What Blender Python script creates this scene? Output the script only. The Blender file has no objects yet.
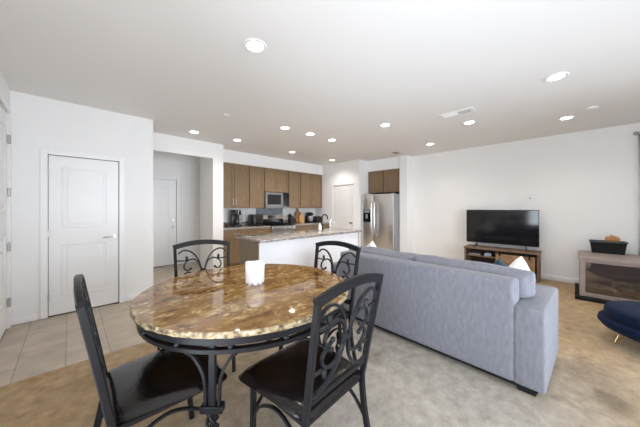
import bpy, bmesh, math, random
from mathutils import Vector, Matrix, noise
random.seed(7)
PI = math.pi
sc = bpy.context.scene
C = sc.collection

# ------------------------------------------------------------------ camera
cd = bpy.data.cameras.new('camera'); cam = bpy.data.objects.new('camera', cd); C.objects.link(cam)
cd.sensor_width = 36.0; cd.lens = 252.5 * 36.0 / 640.0; cd.shift_y = -5.5 / 640.0
cd.clip_start = 0.02
cam.location = (0, 0, 1.37)
cam.rotation_euler = (PI / 2, 0, -math.atan2(0.703, 0.711))
sc.camera = cam
# ------------------------------------------------------------------ world, exposure
w = bpy.data.worlds.new('sky'); sc.world = w; w.use_nodes = True
bg = w.node_tree.nodes['Background']; bg.inputs[0].default_value = (0.62, 0.80, 1.0, 1); bg.inputs[1].default_value = 1.6
vs = sc.view_settings
vs.view_transform = 'Standard'; vs.look = 'None'; vs.gamma = 1.0; vs.use_curve_mapping = False
vs.exposure = 0.36
# ------------------------------------------------------------------ area lamps added outside the windows in place of daylight
def area(name, loc, rot, sx, sy, power, col):
    l = bpy.data.lights.new(name, 'AREA'); l.shape = 'RECTANGLE'; l.size = sx; l.size_y = sy
    l.energy = power; l.color = col
    o = bpy.data.objects.new(name, l); C.objects.link(o); o.location = loc; o.rotation_euler = rot
    return o
TL = math.radians(26)
area('daylight_fill_slider', (1.8, -6.0, 1.3), (PI / 2, 0, 0), 7.0, 3.2, 800, (0.93, 0.965, 1.0))        # faces +Y
area('daylight_fill_left', (-0.66, 0.15, 1.15), (PI / 2 + TL, 0, -PI / 2), 2.3, 2.0, 92, (0.91, 0.955, 1.0))    # faces +X, tilted up to brighten the ceiling
area('daylight_right', (6.66, -1.42, 1.4), (PI / 2, 0, PI / 2), 1.2, 1.7, 14, (0.95, 0.97, 1.0))       # faces -X
sc.cycles.diffuse_bounces = 8

# ------------------------------------------------------------------ materials
def mat(name, col, rough=0.5, metal=0.0, spec=0.5, bump=None, coat=0.0, vary=None, sheen=0.0):
    m = bpy.data.materials.new(name); m.use_nodes = True
    nt = m.node_tree; b = nt.nodes['Principled BSDF']
    b.inputs['Base Color'].default_value = (*col, 1); b.inputs['Roughness'].default_value = rough
    b.inputs['Metallic'].default_value = metal; b.inputs['Specular IOR Level'].default_value = spec
    b.inputs['Coat Weight'].default_value = coat
    if sheen: b.inputs['Sheen Weight'].default_value = sheen
    tc = nt.nodes.new('ShaderNodeTexCoord')
    if vary:   # (scale, amount[, (sx,sy,sz)])
        mp = nt.nodes.new('ShaderNodeMapping'); nt.links.new(tc.outputs['Object'], mp.inputs[0])
        if len(vary) > 2: mp.inputs['Scale'].default_value = vary[2]
        n = nt.nodes.new('ShaderNodeTexNoise'); n.inputs['Scale'].default_value = vary[0]; n.inputs['Detail'].default_value = 6
        nt.links.new(mp.outputs[0], n.inputs['Vector'])
        r = nt.nodes.new('ShaderNodeValToRGB')
        k = vary[1]
        r.color_ramp.elements[0].position = 0.3; r.color_ramp.elements[1].position = 0.7
        r.color_ramp.elements[0].color = (*[c * (1 - k) for c in col], 1)
        r.color_ramp.elements[1].color = (*[min(1, c * (1 + k)) for c in col], 1)
        nt.links.new(n.outputs['Fac'], r.inputs[0]); nt.links.new(r.outputs[0], b.inputs['Base Color'])
    if bump:   # (scale, strength)
        n2 = nt.nodes.new('ShaderNodeTexNoise'); n2.inputs['Scale'].default_value = bump[0]; n2.inputs['Detail'].default_value = 4
        nt.links.new(tc.outputs['Object'], n2.inputs['Vector'])
        bp = nt.nodes.new('ShaderNodeBump'); bp.inputs['Strength'].default_value = bump[1]; bp.inputs['Distance'].default_value = 0.01
        nt.links.new(n2.outputs['Fac'], bp.inputs['Height']); nt.links.new(bp.outputs[0], b.inputs['Normal'])
    return m

def emit(name, col, s):
    m = bpy.data.materials.new(name); m.use_nodes = True
    b = m.node_tree.nodes['Principled BSDF']
    b.inputs['Base Color'].default_value = (*col, 1)
    b.inputs['Emission Color'].default_value = (*col, 1); b.inputs['Emission Strength'].default_value = s
    return m

def glass(name, tint, refl):
    m = bpy.data.materials.new(name); m.use_nodes = True
    nt = m.node_tree; nt.nodes.clear()
    out = nt.nodes.new('ShaderNodeOutputMaterial'); mx = nt.nodes.new('ShaderNodeMixShader')
    t = nt.nodes.new('ShaderNodeBsdfTransparent'); g = nt.nodes.new('ShaderNodeBsdfGlossy')
    t.inputs[0].default_value = (*tint, 1); g.inputs['Roughness'].default_value = 0.05
    f = nt.nodes.new('ShaderNodeFresnel'); f.inputs[0].default_value = 1.5
    a = nt.nodes.new('ShaderNodeMath'); a.operation = 'ADD'; a.inputs[1].default_value = refl
    nt.links.new(f.outputs[0], a.inputs[0]); nt.links.new(a.outputs[0], mx.inputs[0])
    nt.links.new(t.outputs[0], mx.inputs[1]); nt.links.new(g.outputs[0], mx.inputs[2]); nt.links.new(mx.outputs[0], out.inputs[0])
    return m

def granite_gold():
    m = bpy.data.materials.new('gold_granite'); m.use_nodes = True
    nt = m.node_tree; N = nt.nodes.new; L = nt.links.new; b = nt.nodes['Principled BSDF']
    b.inputs['Roughness'].default_value = 0.04; b.inputs['Specular IOR Level'].default_value = 0.62
    tc = N('ShaderNodeTexCoord'); mp = N('ShaderNodeMapping')
    mp.inputs['Rotation'].default_value = (0, 0, 0.75); mp.inputs['Scale'].default_value = (0.85, 1.2, 1)
    L(tc.outputs['Object'], mp.inputs[0])
    n1 = N('ShaderNodeTexNoise'); n1.inputs['Scale'].default_value = 12; n1.inputs['Detail'].default_value = 8; n1.inputs['Roughness'].default_value = 0.62
    n1.inputs['Distortion'].default_value = 0.5
    L(mp.outputs[0], n1.inputs['Vector'])
    r = N('ShaderNodeValToRGB'); e = r.color_ramp.elements
    e[0].position = 0.28; e[0].color = (0.085, 0.036, 0.013, 1); e[1].position = 0.76; e[1].color = (0.56, 0.40, 0.18, 1)
    for p, c in ((0.38, (0.17, 0.075, 0.022, 1)), (0.46, (0.28, 0.14, 0.040, 1)), (0.54, (0.27, 0.145, 0.045, 1)), (0.61, (0.40, 0.245, 0.088, 1))):
        x = e.new(p); x.color = c
    L(n1.outputs['Fac'], r.inputs[0])
    v = N('ShaderNodeTexVoronoi'); v.inputs['Scale'].default_value = 19; v.inputs['Randomness'].default_value = 1
    wn = N('ShaderNodeTexNoise'); wn.inputs['Scale'].default_value = 12; L(mp.outputs[0], wn.inputs['Vector'])
    va = N('ShaderNodeMixRGB'); va.blend_type = 'ADD'; va.inputs[0].default_value = 0.16
    L(mp.outputs[0], va.inputs[1]); L(wn.outputs['Color'], va.inputs[2]); L(va.outputs[0], v.inputs['Vector'])
    r2 = N('ShaderNodeValToRGB'); r2.color_ramp.elements[0].position = 0.22; r2.color_ramp.elements[1].position = 0.42
    r2.color_ramp.elements[0].color = (0.75, 0.75, 0.75, 1); r2.color_ramp.elements[1].color = (0, 0, 0, 1)
    L(v.outputs['Distance'], r2.inputs[0])
    n3 = N('ShaderNodeTexNoise'); n3.inputs['Scale'].default_value = 5; L(mp.outputs[0], n3.inputs['Vector'])
    r3 = N('ShaderNodeValToRGB'); r3.color_ramp.elements[0].position = 0.44; r3.color_ramp.elements[1].position = 0.56
    L(n3.outputs['Fac'], r3.inputs[0])
    mu = N('ShaderNodeMixRGB'); mu.blend_type = 'MULTIPLY'; mu.inputs[0].default_value = 1
    L(r2.outputs[0], mu.inputs[1]); L(r3.outputs[0], mu.inputs[2])
    mx = N('ShaderNodeMixRGB'); mx.inputs[2].default_value = (0.68, 0.52, 0.27, 1)
    L(mu.outputs[0], mx.inputs[0]); L(r.outputs[0], mx.inputs[1])
    L(mx.outputs[0], b.inputs['Base Color'])
    return m

def speckle(name, cols, scale, rough):
    m = bpy.data.materials.new(name); m.use_nodes = True
    nt = m.node_tree; N = nt.nodes.new; L = nt.links.new; b = nt.nodes['Principled BSDF']
    b.inputs['Roughness'].default_value = rough
    tc = N('ShaderNodeTexCoord')
    n1 = N('ShaderNodeTexNoise'); n1.inputs['Scale'].default_value = scale; n1.inputs['Detail'].default_value = 6; n1.inputs['Roughness'].default_value = 0.7
    L(tc.outputs['Object'], n1.inputs['Vector'])
    r = N('ShaderNodeValToRGB'); r.color_ramp.interpolation = 'LINEAR'
    e = r.color_ramp.elements
    e[0].position = 0.36; e[0].color = (*cols[0], 1); e[1].position = 0.66; e[1].color = (*cols[-1], 1)
    k = len(cols)
    for i in range(1, k - 1):
        x = e.new(0.36 + 0.30 * i / (k - 1)); x.color = (*cols[i], 1)
    L(n1.outputs['Fac'], r.inputs[0]); L(r.outputs[0], b.inputs['Base Color'])
    return m

def carpet_mat():
    m = bpy.data.materials.new('carpet_pile'); m.use_nodes = True
    nt = m.node_tree; N = nt.nodes.new; L = nt.links.new; b = nt.nodes['Principled BSDF']
    b.inputs['Roughness'].default_value = 1.0; b.inputs['Specular IOR Level'].default_value = 0.05
    tc = N('ShaderNodeTexCoord')
    # broad tone: grey round the middle, blending to tan further out
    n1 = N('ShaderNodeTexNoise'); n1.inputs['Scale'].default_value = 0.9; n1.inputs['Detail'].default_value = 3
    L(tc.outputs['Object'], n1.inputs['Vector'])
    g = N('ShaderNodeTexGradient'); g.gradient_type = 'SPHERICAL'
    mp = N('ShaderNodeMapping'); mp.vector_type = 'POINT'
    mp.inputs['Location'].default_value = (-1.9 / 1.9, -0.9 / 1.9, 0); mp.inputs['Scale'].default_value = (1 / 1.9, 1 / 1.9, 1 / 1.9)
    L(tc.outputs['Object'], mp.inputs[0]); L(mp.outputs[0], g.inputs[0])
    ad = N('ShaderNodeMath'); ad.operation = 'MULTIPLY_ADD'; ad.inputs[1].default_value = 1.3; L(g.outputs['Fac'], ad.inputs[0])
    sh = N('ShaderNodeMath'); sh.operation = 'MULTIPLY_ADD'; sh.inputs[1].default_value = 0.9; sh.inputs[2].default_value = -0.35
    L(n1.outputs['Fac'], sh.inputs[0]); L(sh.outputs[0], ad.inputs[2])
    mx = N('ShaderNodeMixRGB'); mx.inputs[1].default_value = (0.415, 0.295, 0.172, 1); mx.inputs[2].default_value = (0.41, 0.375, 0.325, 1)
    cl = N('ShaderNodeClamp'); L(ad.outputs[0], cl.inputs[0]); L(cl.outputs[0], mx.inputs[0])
    # blotches and pile marks
    n2 = N('ShaderNodeTexNoise'); n2.inputs['Scale'].default_value = 11; n2.inputs['Detail'].default_value = 8; n2.inputs['Roughness'].default_value = 0.65
    L(tc.outputs['Object'], n2.inputs['Vector'])
    r2 = N('ShaderNodeValToRGB'); r2.color_ramp.elements[0].position = 0.3; r2.color_ramp.elements[1].position = 0.68
    r2.color_ramp.elements[0].color = (0.72, 0.70, 0.67, 1); r2.color_ramp.elements[1].color = (1.16, 1.16, 1.16, 1)
    L(n2.outputs['Fac'], r2.inputs[0])
    m2 = N('ShaderNodeMixRGB'); m2.blend_type = 'MULTIPLY'; m2.inputs[0].default_value = 1
    L(mx.outputs[0], m2.inputs[1]); L(r2.outputs[0], m2.inputs[2])
    # stains
    n4 = N('ShaderNodeTexNoise'); n4.inputs['Scale'].default_value = 2.6; n4.inputs['Detail'].default_value = 4
    L(tc.outputs['Object'], n4.inputs['Vector'])
    r4 = N('ShaderNodeValToRGB'); r4.color_ramp.elements[0].position = 0.24; r4.color_ramp.elements[1].position = 0.38
    r4.color_ramp.elements[0].color = (0.68, 0.66, 0.64, 1); r4.color_ramp.elements[1].color = (1, 1, 1, 1)
    L(n4.outputs['Fac'], r4.inputs[0])
    m4 = N('ShaderNodeMixRGB'); m4.blend_type = 'MULTIPLY'; m4.inputs[0].default_value = 1
    L(m2.outputs[0], m4.inputs[1]); L(r4.outputs[0], m4.inputs[2])
    prev = m4
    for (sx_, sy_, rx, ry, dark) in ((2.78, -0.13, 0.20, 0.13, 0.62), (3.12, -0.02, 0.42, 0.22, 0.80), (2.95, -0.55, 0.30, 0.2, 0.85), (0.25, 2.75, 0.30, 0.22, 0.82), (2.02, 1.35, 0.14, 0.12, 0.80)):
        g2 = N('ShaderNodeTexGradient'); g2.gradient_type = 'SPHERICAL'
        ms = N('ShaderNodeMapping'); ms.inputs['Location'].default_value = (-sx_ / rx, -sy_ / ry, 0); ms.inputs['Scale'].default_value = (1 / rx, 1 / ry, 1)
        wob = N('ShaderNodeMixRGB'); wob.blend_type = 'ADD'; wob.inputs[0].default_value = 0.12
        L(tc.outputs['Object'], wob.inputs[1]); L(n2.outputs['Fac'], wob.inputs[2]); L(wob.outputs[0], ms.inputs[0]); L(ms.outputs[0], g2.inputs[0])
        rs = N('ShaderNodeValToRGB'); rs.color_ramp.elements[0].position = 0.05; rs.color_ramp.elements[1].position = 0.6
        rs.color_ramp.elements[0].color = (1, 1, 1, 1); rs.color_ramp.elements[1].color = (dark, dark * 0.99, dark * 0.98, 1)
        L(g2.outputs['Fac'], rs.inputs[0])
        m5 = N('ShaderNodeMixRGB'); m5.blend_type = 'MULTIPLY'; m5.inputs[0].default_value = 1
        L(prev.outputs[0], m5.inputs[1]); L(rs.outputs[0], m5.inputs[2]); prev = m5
    L(prev.outputs[0], b.inputs['Base Color'])
    n3 = N('ShaderNodeTexNoise'); n3.inputs['Scale'].default_value = 160; L(tc.outputs['Object'], n3.inputs['Vector'])
    bp = N('ShaderNodeBump'); bp.inputs['Strength'].default_value = 0.5; bp.inputs['Distance'].default_value = 0.01
    L(n3.outputs['Fac'], bp.inputs['Height']); L(bp.outputs[0], b.inputs['Normal'])
    return m

def tile_mat():
    m = bpy.data.materials.new('floor_tile'); m.use_nodes = True
    nt = m.node_tree; N = nt.nodes.new; L = nt.links.new; b = nt.nodes['Principled BSDF']
    b.inputs['Roughness'].default_value = 0.38
    tc = N('ShaderNodeTexCoord'); mp = N('ShaderNodeMapping'); mp.inputs['Rotation'].default_value = (0, 0, PI / 2)
    mp.inputs['Location'].default_value = (0.0, 0.03, 0)
    L(tc.outputs['Object'], mp.inputs[0])
    br = N('ShaderNodeTexBrick'); br.inputs['Scale'].default_value = 1; br.inputs['Brick Width'].default_value = 0.61
    br.inputs['Row Height'].default_value = 0.305; br.inputs['Mortar Size'].default_value = 0.004; br.inputs['Mortar Smooth'].default_value = 0.1
    br.inputs['Color1'].default_value = (0.47, 0.395, 0.315, 1); br.inputs['Color2'].default_value = (0.43, 0.36, 0.285, 1)
    br.inputs['Mortar'].default_value = (0.27, 0.225, 0.18, 1)
    L(mp.outputs[0], br.inputs['Vector'])
    n = N('ShaderNodeTexNoise'); n.inputs['Scale'].default_value = 5; n.inputs['Detail'].default_value = 8; L(tc.outputs['Object'], n.inputs['Vector'])
    r = N('ShaderNodeValToRGB'); r.color_ramp.elements[0].position = 0.3; r.color_ramp.elements[1].position = 0.7
    r.color_ramp.elements[0].color = (0.82, 0.82, 0.82, 1); r.color_ramp.elements[1].color = (1.1, 1.1, 1.1, 1)
    L(n.outputs['Fac'], r.inputs[0])
    mu = N('ShaderNodeMixRGB'); mu.blend_type = 'MULTIPLY'; mu.inputs[0].default_value = 1
    L(br.outputs['Color'], mu.inputs[1]); L(r.outputs[0], mu.inputs[2]); L(mu.outputs[0], b.inputs['Base Color'])
    return m

def wood(name, c0, c1, scale=(1, 1, 1), rough=0.45, freq=9):
    m = bpy.data.materials.new(name); m.use_nodes = True
    nt = m.node_tree; N = nt.nodes.new; L = nt.links.new; b = nt.nodes['Principled BSDF']
    b.inputs['Roughness'].default_value = rough
    tc = N('ShaderNodeTexCoord'); mp = N('ShaderNodeMapping'); mp.inputs['Scale'].default_value = scale
    L(tc.outputs['Object'], mp.inputs[0])
    n = N('ShaderNodeTexNoise'); n.inputs['Scale'].default_value = freq; n.inputs['Detail'].default_value = 7; n.inputs['Distortion'].default_value = 0.4
    L(mp.outputs[0], n.inputs['Vector'])
    r = N('ShaderNodeValToRGB'); r.color_ramp.elements[0].position = 0.32; r.color_ramp.elements[1].position = 0.68
    r.color_ramp.elements[0].color = (*c0, 1); r.color_ramp.elements[1].color = (*c1, 1)
    L(n.outputs['Fac'], r.inputs[0]); L(r.outputs[0], b.inputs['Base Color'])
    return m

M = {}
M['wall'] = mat('white_wall_paint', (0.83, 0.825, 0.815), 0.85, spec=0.2, bump=(90, 0.06))
M['ceiling'] = mat('ceiling_paint', (0.80, 0.795, 0.785), 0.9, spec=0.15, bump=(70, 0.08))
M['trim'] = mat('white_trim_paint', (0.83, 0.825, 0.82), 0.4)
M['door'] = mat('white_door_paint', (0.82, 0.815, 0.81), 0.38)
M['gapdark'] = mat('door_gap', (0.04, 0.038, 0.035), 0.9)
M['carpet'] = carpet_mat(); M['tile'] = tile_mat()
M['granite'] = granite_gold()
M['granite_edge'] = speckle('rough_granite_edge', [(0.04, 0.032, 0.025), (0.20, 0.14, 0.07), (0.38, 0.30, 0.18), (0.52, 0.45, 0.33)], 30, 0.5)
M['counter'] = speckle('speckled_granite', [(0.03, 0.03, 0.032), (0.20, 0.175, 0.155), (0.38, 0.345, 0.31), (0.60, 0.58, 0.56)], 38, 0.12)
M['cab'] = wood('brown_cabinet_wood', (0.18, 0.115, 0.060), (0.255, 0.17, 0.095), (6, 6, 0.7), 0.42)
M['cabbody'] = wood('dark_cabinet_edge', (0.085, 0.055, 0.03), (0.115, 0.075, 0.043), (6, 6, 0.7), 0.5)
M['steel2'] = mat('dull_steel', (0.42, 0.41, 0.40), 0.36, 1.0)
M['cabin'] = mat('cabinet_gap', (0.06, 0.04, 0.025), 0.7)
M['iron'] = mat('black_iron', (0.008, 0.008, 0.0095), 0.36, 0.0, spec=0.21, bump=(140, 0.15))
M['blueiron'] = mat('bluish_iron', (0.010, 0.011, 0.014), 0.34, 0.0, spec=0.27, bump=(140, 0.15))  # slightly bluer, glossier iron for the scrolls and ring balls
M['leather'] = mat('dark_leather', (0.006, 0.0042, 0.0042), 0.17, spec=0.5, bump=(60, 0.10), vary=(8, 0.35))
M['sofa'] = mat('grey_sofa_fabric', (0.190, 0.190, 0.216), 0.95, spec=0.15, bump=(150, 0.6), vary=(38, 0.13, (1, 1, 0.4)), sheen=0.2)
M['pillow'] = mat('white_pillow_cloth', (0.80, 0.78, 0.75), 0.95, spec=0.1, bump=(120, 0.3))
M['teal'] = mat('dark_teal_cloth', (0.03, 0.07, 0.09), 0.9)
M['steel'] = mat('stainless_steel', (0.68, 0.68, 0.68), 0.30, 1.0)
M['steel_side'] = mat('grey_painted_steel', (0.30, 0.30, 0.315), 0.45, 0.2)
M['chrome'] = mat('chrome', (0.75, 0.75, 0.75), 0.15, 1.0)
M['nickel'] = mat('satin_nickel', (0.45, 0.44, 0.42), 0.3, 1.0)
M['black'] = mat('black_plastic', (0.012, 0.012, 0.013), 0.3)
M['blackmatte'] = mat('matte_black', (0.010, 0.010, 0.010), 0.7, spec=0.2)
M['screen'] = mat('dark_screen', (0.006, 0.006, 0.008), 0.08, spec=0.6)
M['blackglass'] = mat('black_glass', (0.01, 0.01, 0.012), 0.08)
M['white_plastic'] = mat('white_plastic', (0.80, 0.80, 0.79), 0.4)
M['grey_plastic'] = mat('grey_plastic', (0.25, 0.25, 0.26), 0.5)
M['wax'] = mat('white_wax', (0.88, 0.85, 0.83), 0.5)
M['rustic'] = wood('rustic_brown_wood', (0.13, 0.075, 0.045), (0.26, 0.165, 0.11), (8, 0.8, 8), 0.6)
M['rustic_door'] = wood('honey_barn_wood', (0.20, 0.11, 0.05), (0.37, 0.22, 0.11), (8, 1.2, 1.2), 0.6)
M['board'] = wood('pale_board_wood', (0.42, 0.22, 0.08), (0.60, 0.36, 0.15), (6, 6, 1), 0.5)
M['board_dark'] = wood('amber_board_wood', (0.28, 0.12, 0.04), (0.42, 0.20, 0.07), (6, 6, 1), 0.5)
M['mantel'] = wood('taupe_mantel_wood', (0.27, 0.215, 0.19), (0.37, 0.30, 0.27), (2, 1, 6), 0.55)
M['velvet'] = mat('navy_velvet', (0.005, 0.011, 0.033), 0.85, spec=0.06, sheen=0.04, vary=(5, 0.3))
M['gold'] = mat('brass', (0.75, 0.53, 0.24), 0.25, 1.0)
M['ember'] = mat('ember_bed', (0.30, 0.20, 0.17), 0.8, vary=(20, 0.5))
M['log'] = mat('pale_log', (0.62, 0.56, 0.52), 0.8, vary=(14, 0.4))
M['backdrop'] = mat('firebox_back', (0.52, 0.46, 0.44), 0.6)
M['glass'] = glass('clear_pane', (0.97, 0.98, 1.0), 0.0)
M['fireglass'] = glass('smoked_pane', (0.80, 0.76, 0.74), 0.10)
M['curtain'] = mat('white_curtain_cloth', (0.80, 0.79, 0.77), 0.9, spec=0.1)
M['splash'] = mat('slate_blue_tile', (0.20, 0.215, 0.245), 0.3, vary=(14, 0.25))
M['islandwhite'] = mat('white_panel_paint', (0.82, 0.83, 0.86), 0.5)
M['endpanel'] = wood('taupe_end_panel', (0.20, 0.15, 0.10), (0.245, 0.185, 0.125), (6, 6, 0.7), 0.5)
M['gourd'] = mat('orange_brown_skin', (0.45, 0.22, 0.07), 0.6, vary=(20, 0.4))
M['lens'] = emit('lit_lens', (1.0, 0.97, 0.92), 9.0)
M['display'] = mat('display_glass', (0.01, 0.012, 0.015), 0.1)
M['towel'] = mat('blue_grey_box', (0.45, 0.55, 0.66), 0.5)

# ------------------------------------------------------------------ mesh helpers
def catmull(P, n=8):
    P = [Vector(p) for p in P]; out = []
    for i in range(len(P) - 1):
        p0 = P[i - 1] if i else P[i] * 2 - P[i + 1]; p1 = P[i]; p2 = P[i + 1]
        p3 = P[i + 2] if i + 2 < len(P) else P[i + 1] * 2 - P[i]
        for k in range(n):
            t = k / n
            out.append(0.5 * ((2 * p1) + (p2 - p0) * t + (2 * p0 - 5 * p1 + 4 * p2 - p3) * t * t + (3 * p1 - p0 - 3 * p2 + p3) * t ** 3))
    out.append(P[-1]); return out

class MB:
    def __init__(s): s.bm = bmesh.new()
    def box(s, x0, x1, y0, y1, z0, z1, bev=0.0, seg=2, rot=None, piv=None):
        c = Vector(((x0 + x1) / 2, (y0 + y1) / 2, (z0 + z1) / 2))
        r = bmesh.ops.create_cube(s.bm, size=1.0, matrix=Matrix.Translation(c) @ Matrix.Diagonal((abs(x1 - x0), abs(y1 - y0), abs(z1 - z0), 1)))
        vs_ = r['verts']
        if bev > 0:
            es = list({e for v in vs_ for e in v.link_edges})
            q = bmesh.ops.bevel(s.bm, geom=es, offset=bev, segments=seg, profile=0.5, affect='EDGES')
            vs_ = list({v for f in q['faces'] for v in f.verts} | {v for v in vs_ if v.is_valid})
        if rot is not None:
            p = Vector(piv) if piv is not None else c
            bmesh.ops.transform(s.bm, verts=vs_, matrix=Matrix.Translation(p) @ rot.to_4x4() @ Matrix.Translation(-p))
        return s
    def sweep(s, pts, sec, ref, caps=True):
        pts = [Vector(p) for p in pts]; ref = Vector(ref); rings = []
        for i, p in enumerate(pts):
            t = (pts[min(i + 1, len(pts) - 1)] - pts[max(i - 1, 0)]).normalized()
            a = t.cross(ref)
            if a.length < 1e-5: a = t.orthogonal()
            a.normalize(); b = a.cross(t).normalized()
            rings.append([s.bm.verts.new(p + a * q[0] + b * q[1]) for q in sec])
        n = len(sec)
        for i in range(len(rings) - 1):
            for k in range(n):
                s.bm.faces.new((rings[i][k], rings[i][(k + 1) % n], rings[i + 1][(k + 1) % n], rings[i + 1][k]))
        if caps:
            s.bm.faces.new(rings[0][::-1]); s.bm.faces.new(rings[-1])
        return s
    def rect(s, pts, w_, h_, ref):
        a, b = w_ / 2, h_ / 2; e = min(a, b) * 0.3
        return s.sweep(pts, [(-a, -b + e), (-a + e, -b), (a - e, -b), (a, -b + e), (a, b - e), (a - e, b), (-a + e, b), (-a, b - e)], ref)
    def tube(s, pts, r, n=10, ref=(0.13, 0.31, 0.94)):
        return s.sweep(pts, [(r * math.cos(2 * PI * k / n), r * math.sin(2 * PI * k / n)) for k in range(n)], ref)
    def lathe(s, prof, n=32, c=(0, 0, 0), sx=1.0, sy=1.0, closed=False):
        c = Vector(c); rings = []
        for r, z in prof:
            if r < 1e-6: rings.append([s.bm.verts.new(c + Vector((0, 0, z)))])
            else: rings.append([s.bm.verts.new(c + Vector((r * sx * math.cos(2 * PI * k / n), r * sy * math.sin(2 * PI * k / n), z))) for k in range(n)])
        pairs = [(i, i + 1) for i in range(len(rings) - 1)] + ([(len(rings) - 1, 0)] if closed else [])
        for i, j in pairs:
            A, B = rings[i], rings[j]
            for k in range(n):
                k2 = (k + 1) % n
                if len(A) == 1 and len(B) == 1: continue
                if len(A) == 1: s.bm.faces.new((A[0], B[k2], B[k]))
                elif len(B) == 1: s.bm.faces.new((A[k], A[k2], B[0]))
                else: s.bm.faces.new((A[k], A[k2], B[k2], B[k]))
        return s
    def ball(s, c, r, n=12):
        return s.lathe([(r * math.sin(PI * i / 8), -r * math.cos(PI * i / 8)) if 0 < i < 8 else (0, -r * math.cos(PI * i / 8)) for i in range(9)], n, c)
    def prism(s, poly, axis, a, b):
        def P(u, v, t): return {'x': (t, u, v), 'y': (u, t, v), 'z': (u, v, t)}[axis]
        A = [s.bm.verts.new(P(u, v, a)) for u, v in poly]; B = [s.bm.verts.new(P(u, v, b)) for u, v in poly]
        s.bm.faces.new(A[::-1]); s.bm.faces.new(B); n = len(A)
        for i in range(n): s.bm.faces.new((A[i], A[(i + 1) % n], B[(i + 1) % n], B[i]))
        return s
    def cushion(s, w_, h_, t, pinch=0.06, n=14, mtx=None, edge=0.12, power=0.5):
        """a soft square: w_ by h_ in x,z with thickness t along y, centre at the origin"""
        mtx = mtx or Matrix(); g = {}
        for side in (1, -1):
            for i in range(n + 1):
                for j in range(n + 1):
                    u = -1 + 2 * i / n; v = -1 + 2 * j / n
                    if (i in (0, n) or j in (0, n)) and side == -1: g[(-1, i, j)] = g[(1, i, j)]; continue
                    x = u * w_ / 2 * (1 - pinch * (1 - abs(v) ** 2) * abs(u)); z = v * h_ / 2 * (1 - pinch * (1 - abs(u) ** 2) * abs(v))
                    y = side * t / 2 * (max(0, (1 - u ** 4) * (1 - v ** 4))) ** power
                    g[(side, i, j)] = s.bm.verts.new(mtx @ Vector((x, y, z)))
        for side in (1, -1):
            for i in range(n):
                for j in range(n):
                    q = [g[(side, i, j)], g[(side, i + 1, j)], g[(side, i + 1, j + 1)], g[(side, i, j + 1)]]
                    try: s.bm.faces.new(q if side == -1 else q[::-1])
                    except ValueError: pass
        return s
    def build(s, name, m, parent=None, ang=40, subsurf=0, bevel=0, flat=False):
        bmesh.ops.recalc_face_normals(s.bm, faces=s.bm.faces)
        me = bpy.data.meshes.new(name); s.bm.to_mesh(me); s.bm.free()
        for mm in (m if isinstance(m, (list, tuple)) else [m]): me.materials.append(mm)
        if not flat:
            me.shade_smooth(); me.set_sharp_from_angle(angle=math.radians(ang))
        o = bpy.data.objects.new(name, me); C.objects.link(o)
        if parent: o.parent = parent
        if bevel:
            b = o.modifiers.new('bevel', 'BEVEL'); b.width = bevel; b.segments = 3; b.limit_method = 'ANGLE'
        if subsurf:
            q = o.modifiers.new('soft', 'SUBSURF'); q.levels = subsurf; q.render_levels = subsurf
        return o

def tag(o, label, cat, group=None, kind=None):
    o['label'] = label; o['category'] = cat
    if group: o['group'] = group
    if kind: o['kind'] = kind
    return o
def thing(name, label, cat, loc=(0, 0, 0), rz=0.0, group=None, kind=None):
    o = bpy.data.objects.new(name, None); C.objects.link(o); o.location = loc; o.rotation_euler = (0, 0, rz)
    o.empty_display_size = 0.1
    return tag(o, label, cat, group, kind)
def dup(root, loc, rz, label):
    def cp(o, par):
        c = o.copy(); C.objects.link(c)
        if par: c.parent = par
        for ch in list(o.children): cp(ch, c)
        return c
    r = cp(root, None); r.location = loc; r.rotation_euler = (0, 0, rz); r['label'] = label
    return r
def struct(name, mb, m, label, cat='wall', **k):
    return tag(mb.build(name, m, None, **k), label, cat, kind='structure')

H = 2.74
# ------------------------------------------------------------------ the room
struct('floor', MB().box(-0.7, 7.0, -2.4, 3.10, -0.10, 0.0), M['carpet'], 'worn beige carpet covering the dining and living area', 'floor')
struct('floor_tiles', MB().box(-0.7, 7.0, 3.10, 7.0, -0.10, -0.002), M['tile'], 'tan tiled floor in front of the white closet door and hallway', 'floor')
struct('ceiling', MB().box(-0.7, 7.0, -2.4, 7.0, H, H + 0.1), M['ceiling'], 'flat white ceiling over the whole open room', 'ceiling')
# left wall with a tall door and a sliding window
b = MB()
b.box(-0.62, -0.5, -2.3, -1.1, 0, H).box(-0.62, -0.5, 1.4, 3.62, 0, H).box(-0.62, -0.5, 4.52, 6.9, 0, H)
b.box(-0.62, -0.5, -1.1, 1.4, 2.25, H).box(-0.62, -0.5, 3.62, 4.52, 2.45, H)
struct('wall_left', b, M['wall'], 'white left wall ending at the closet wall corner')
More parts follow.
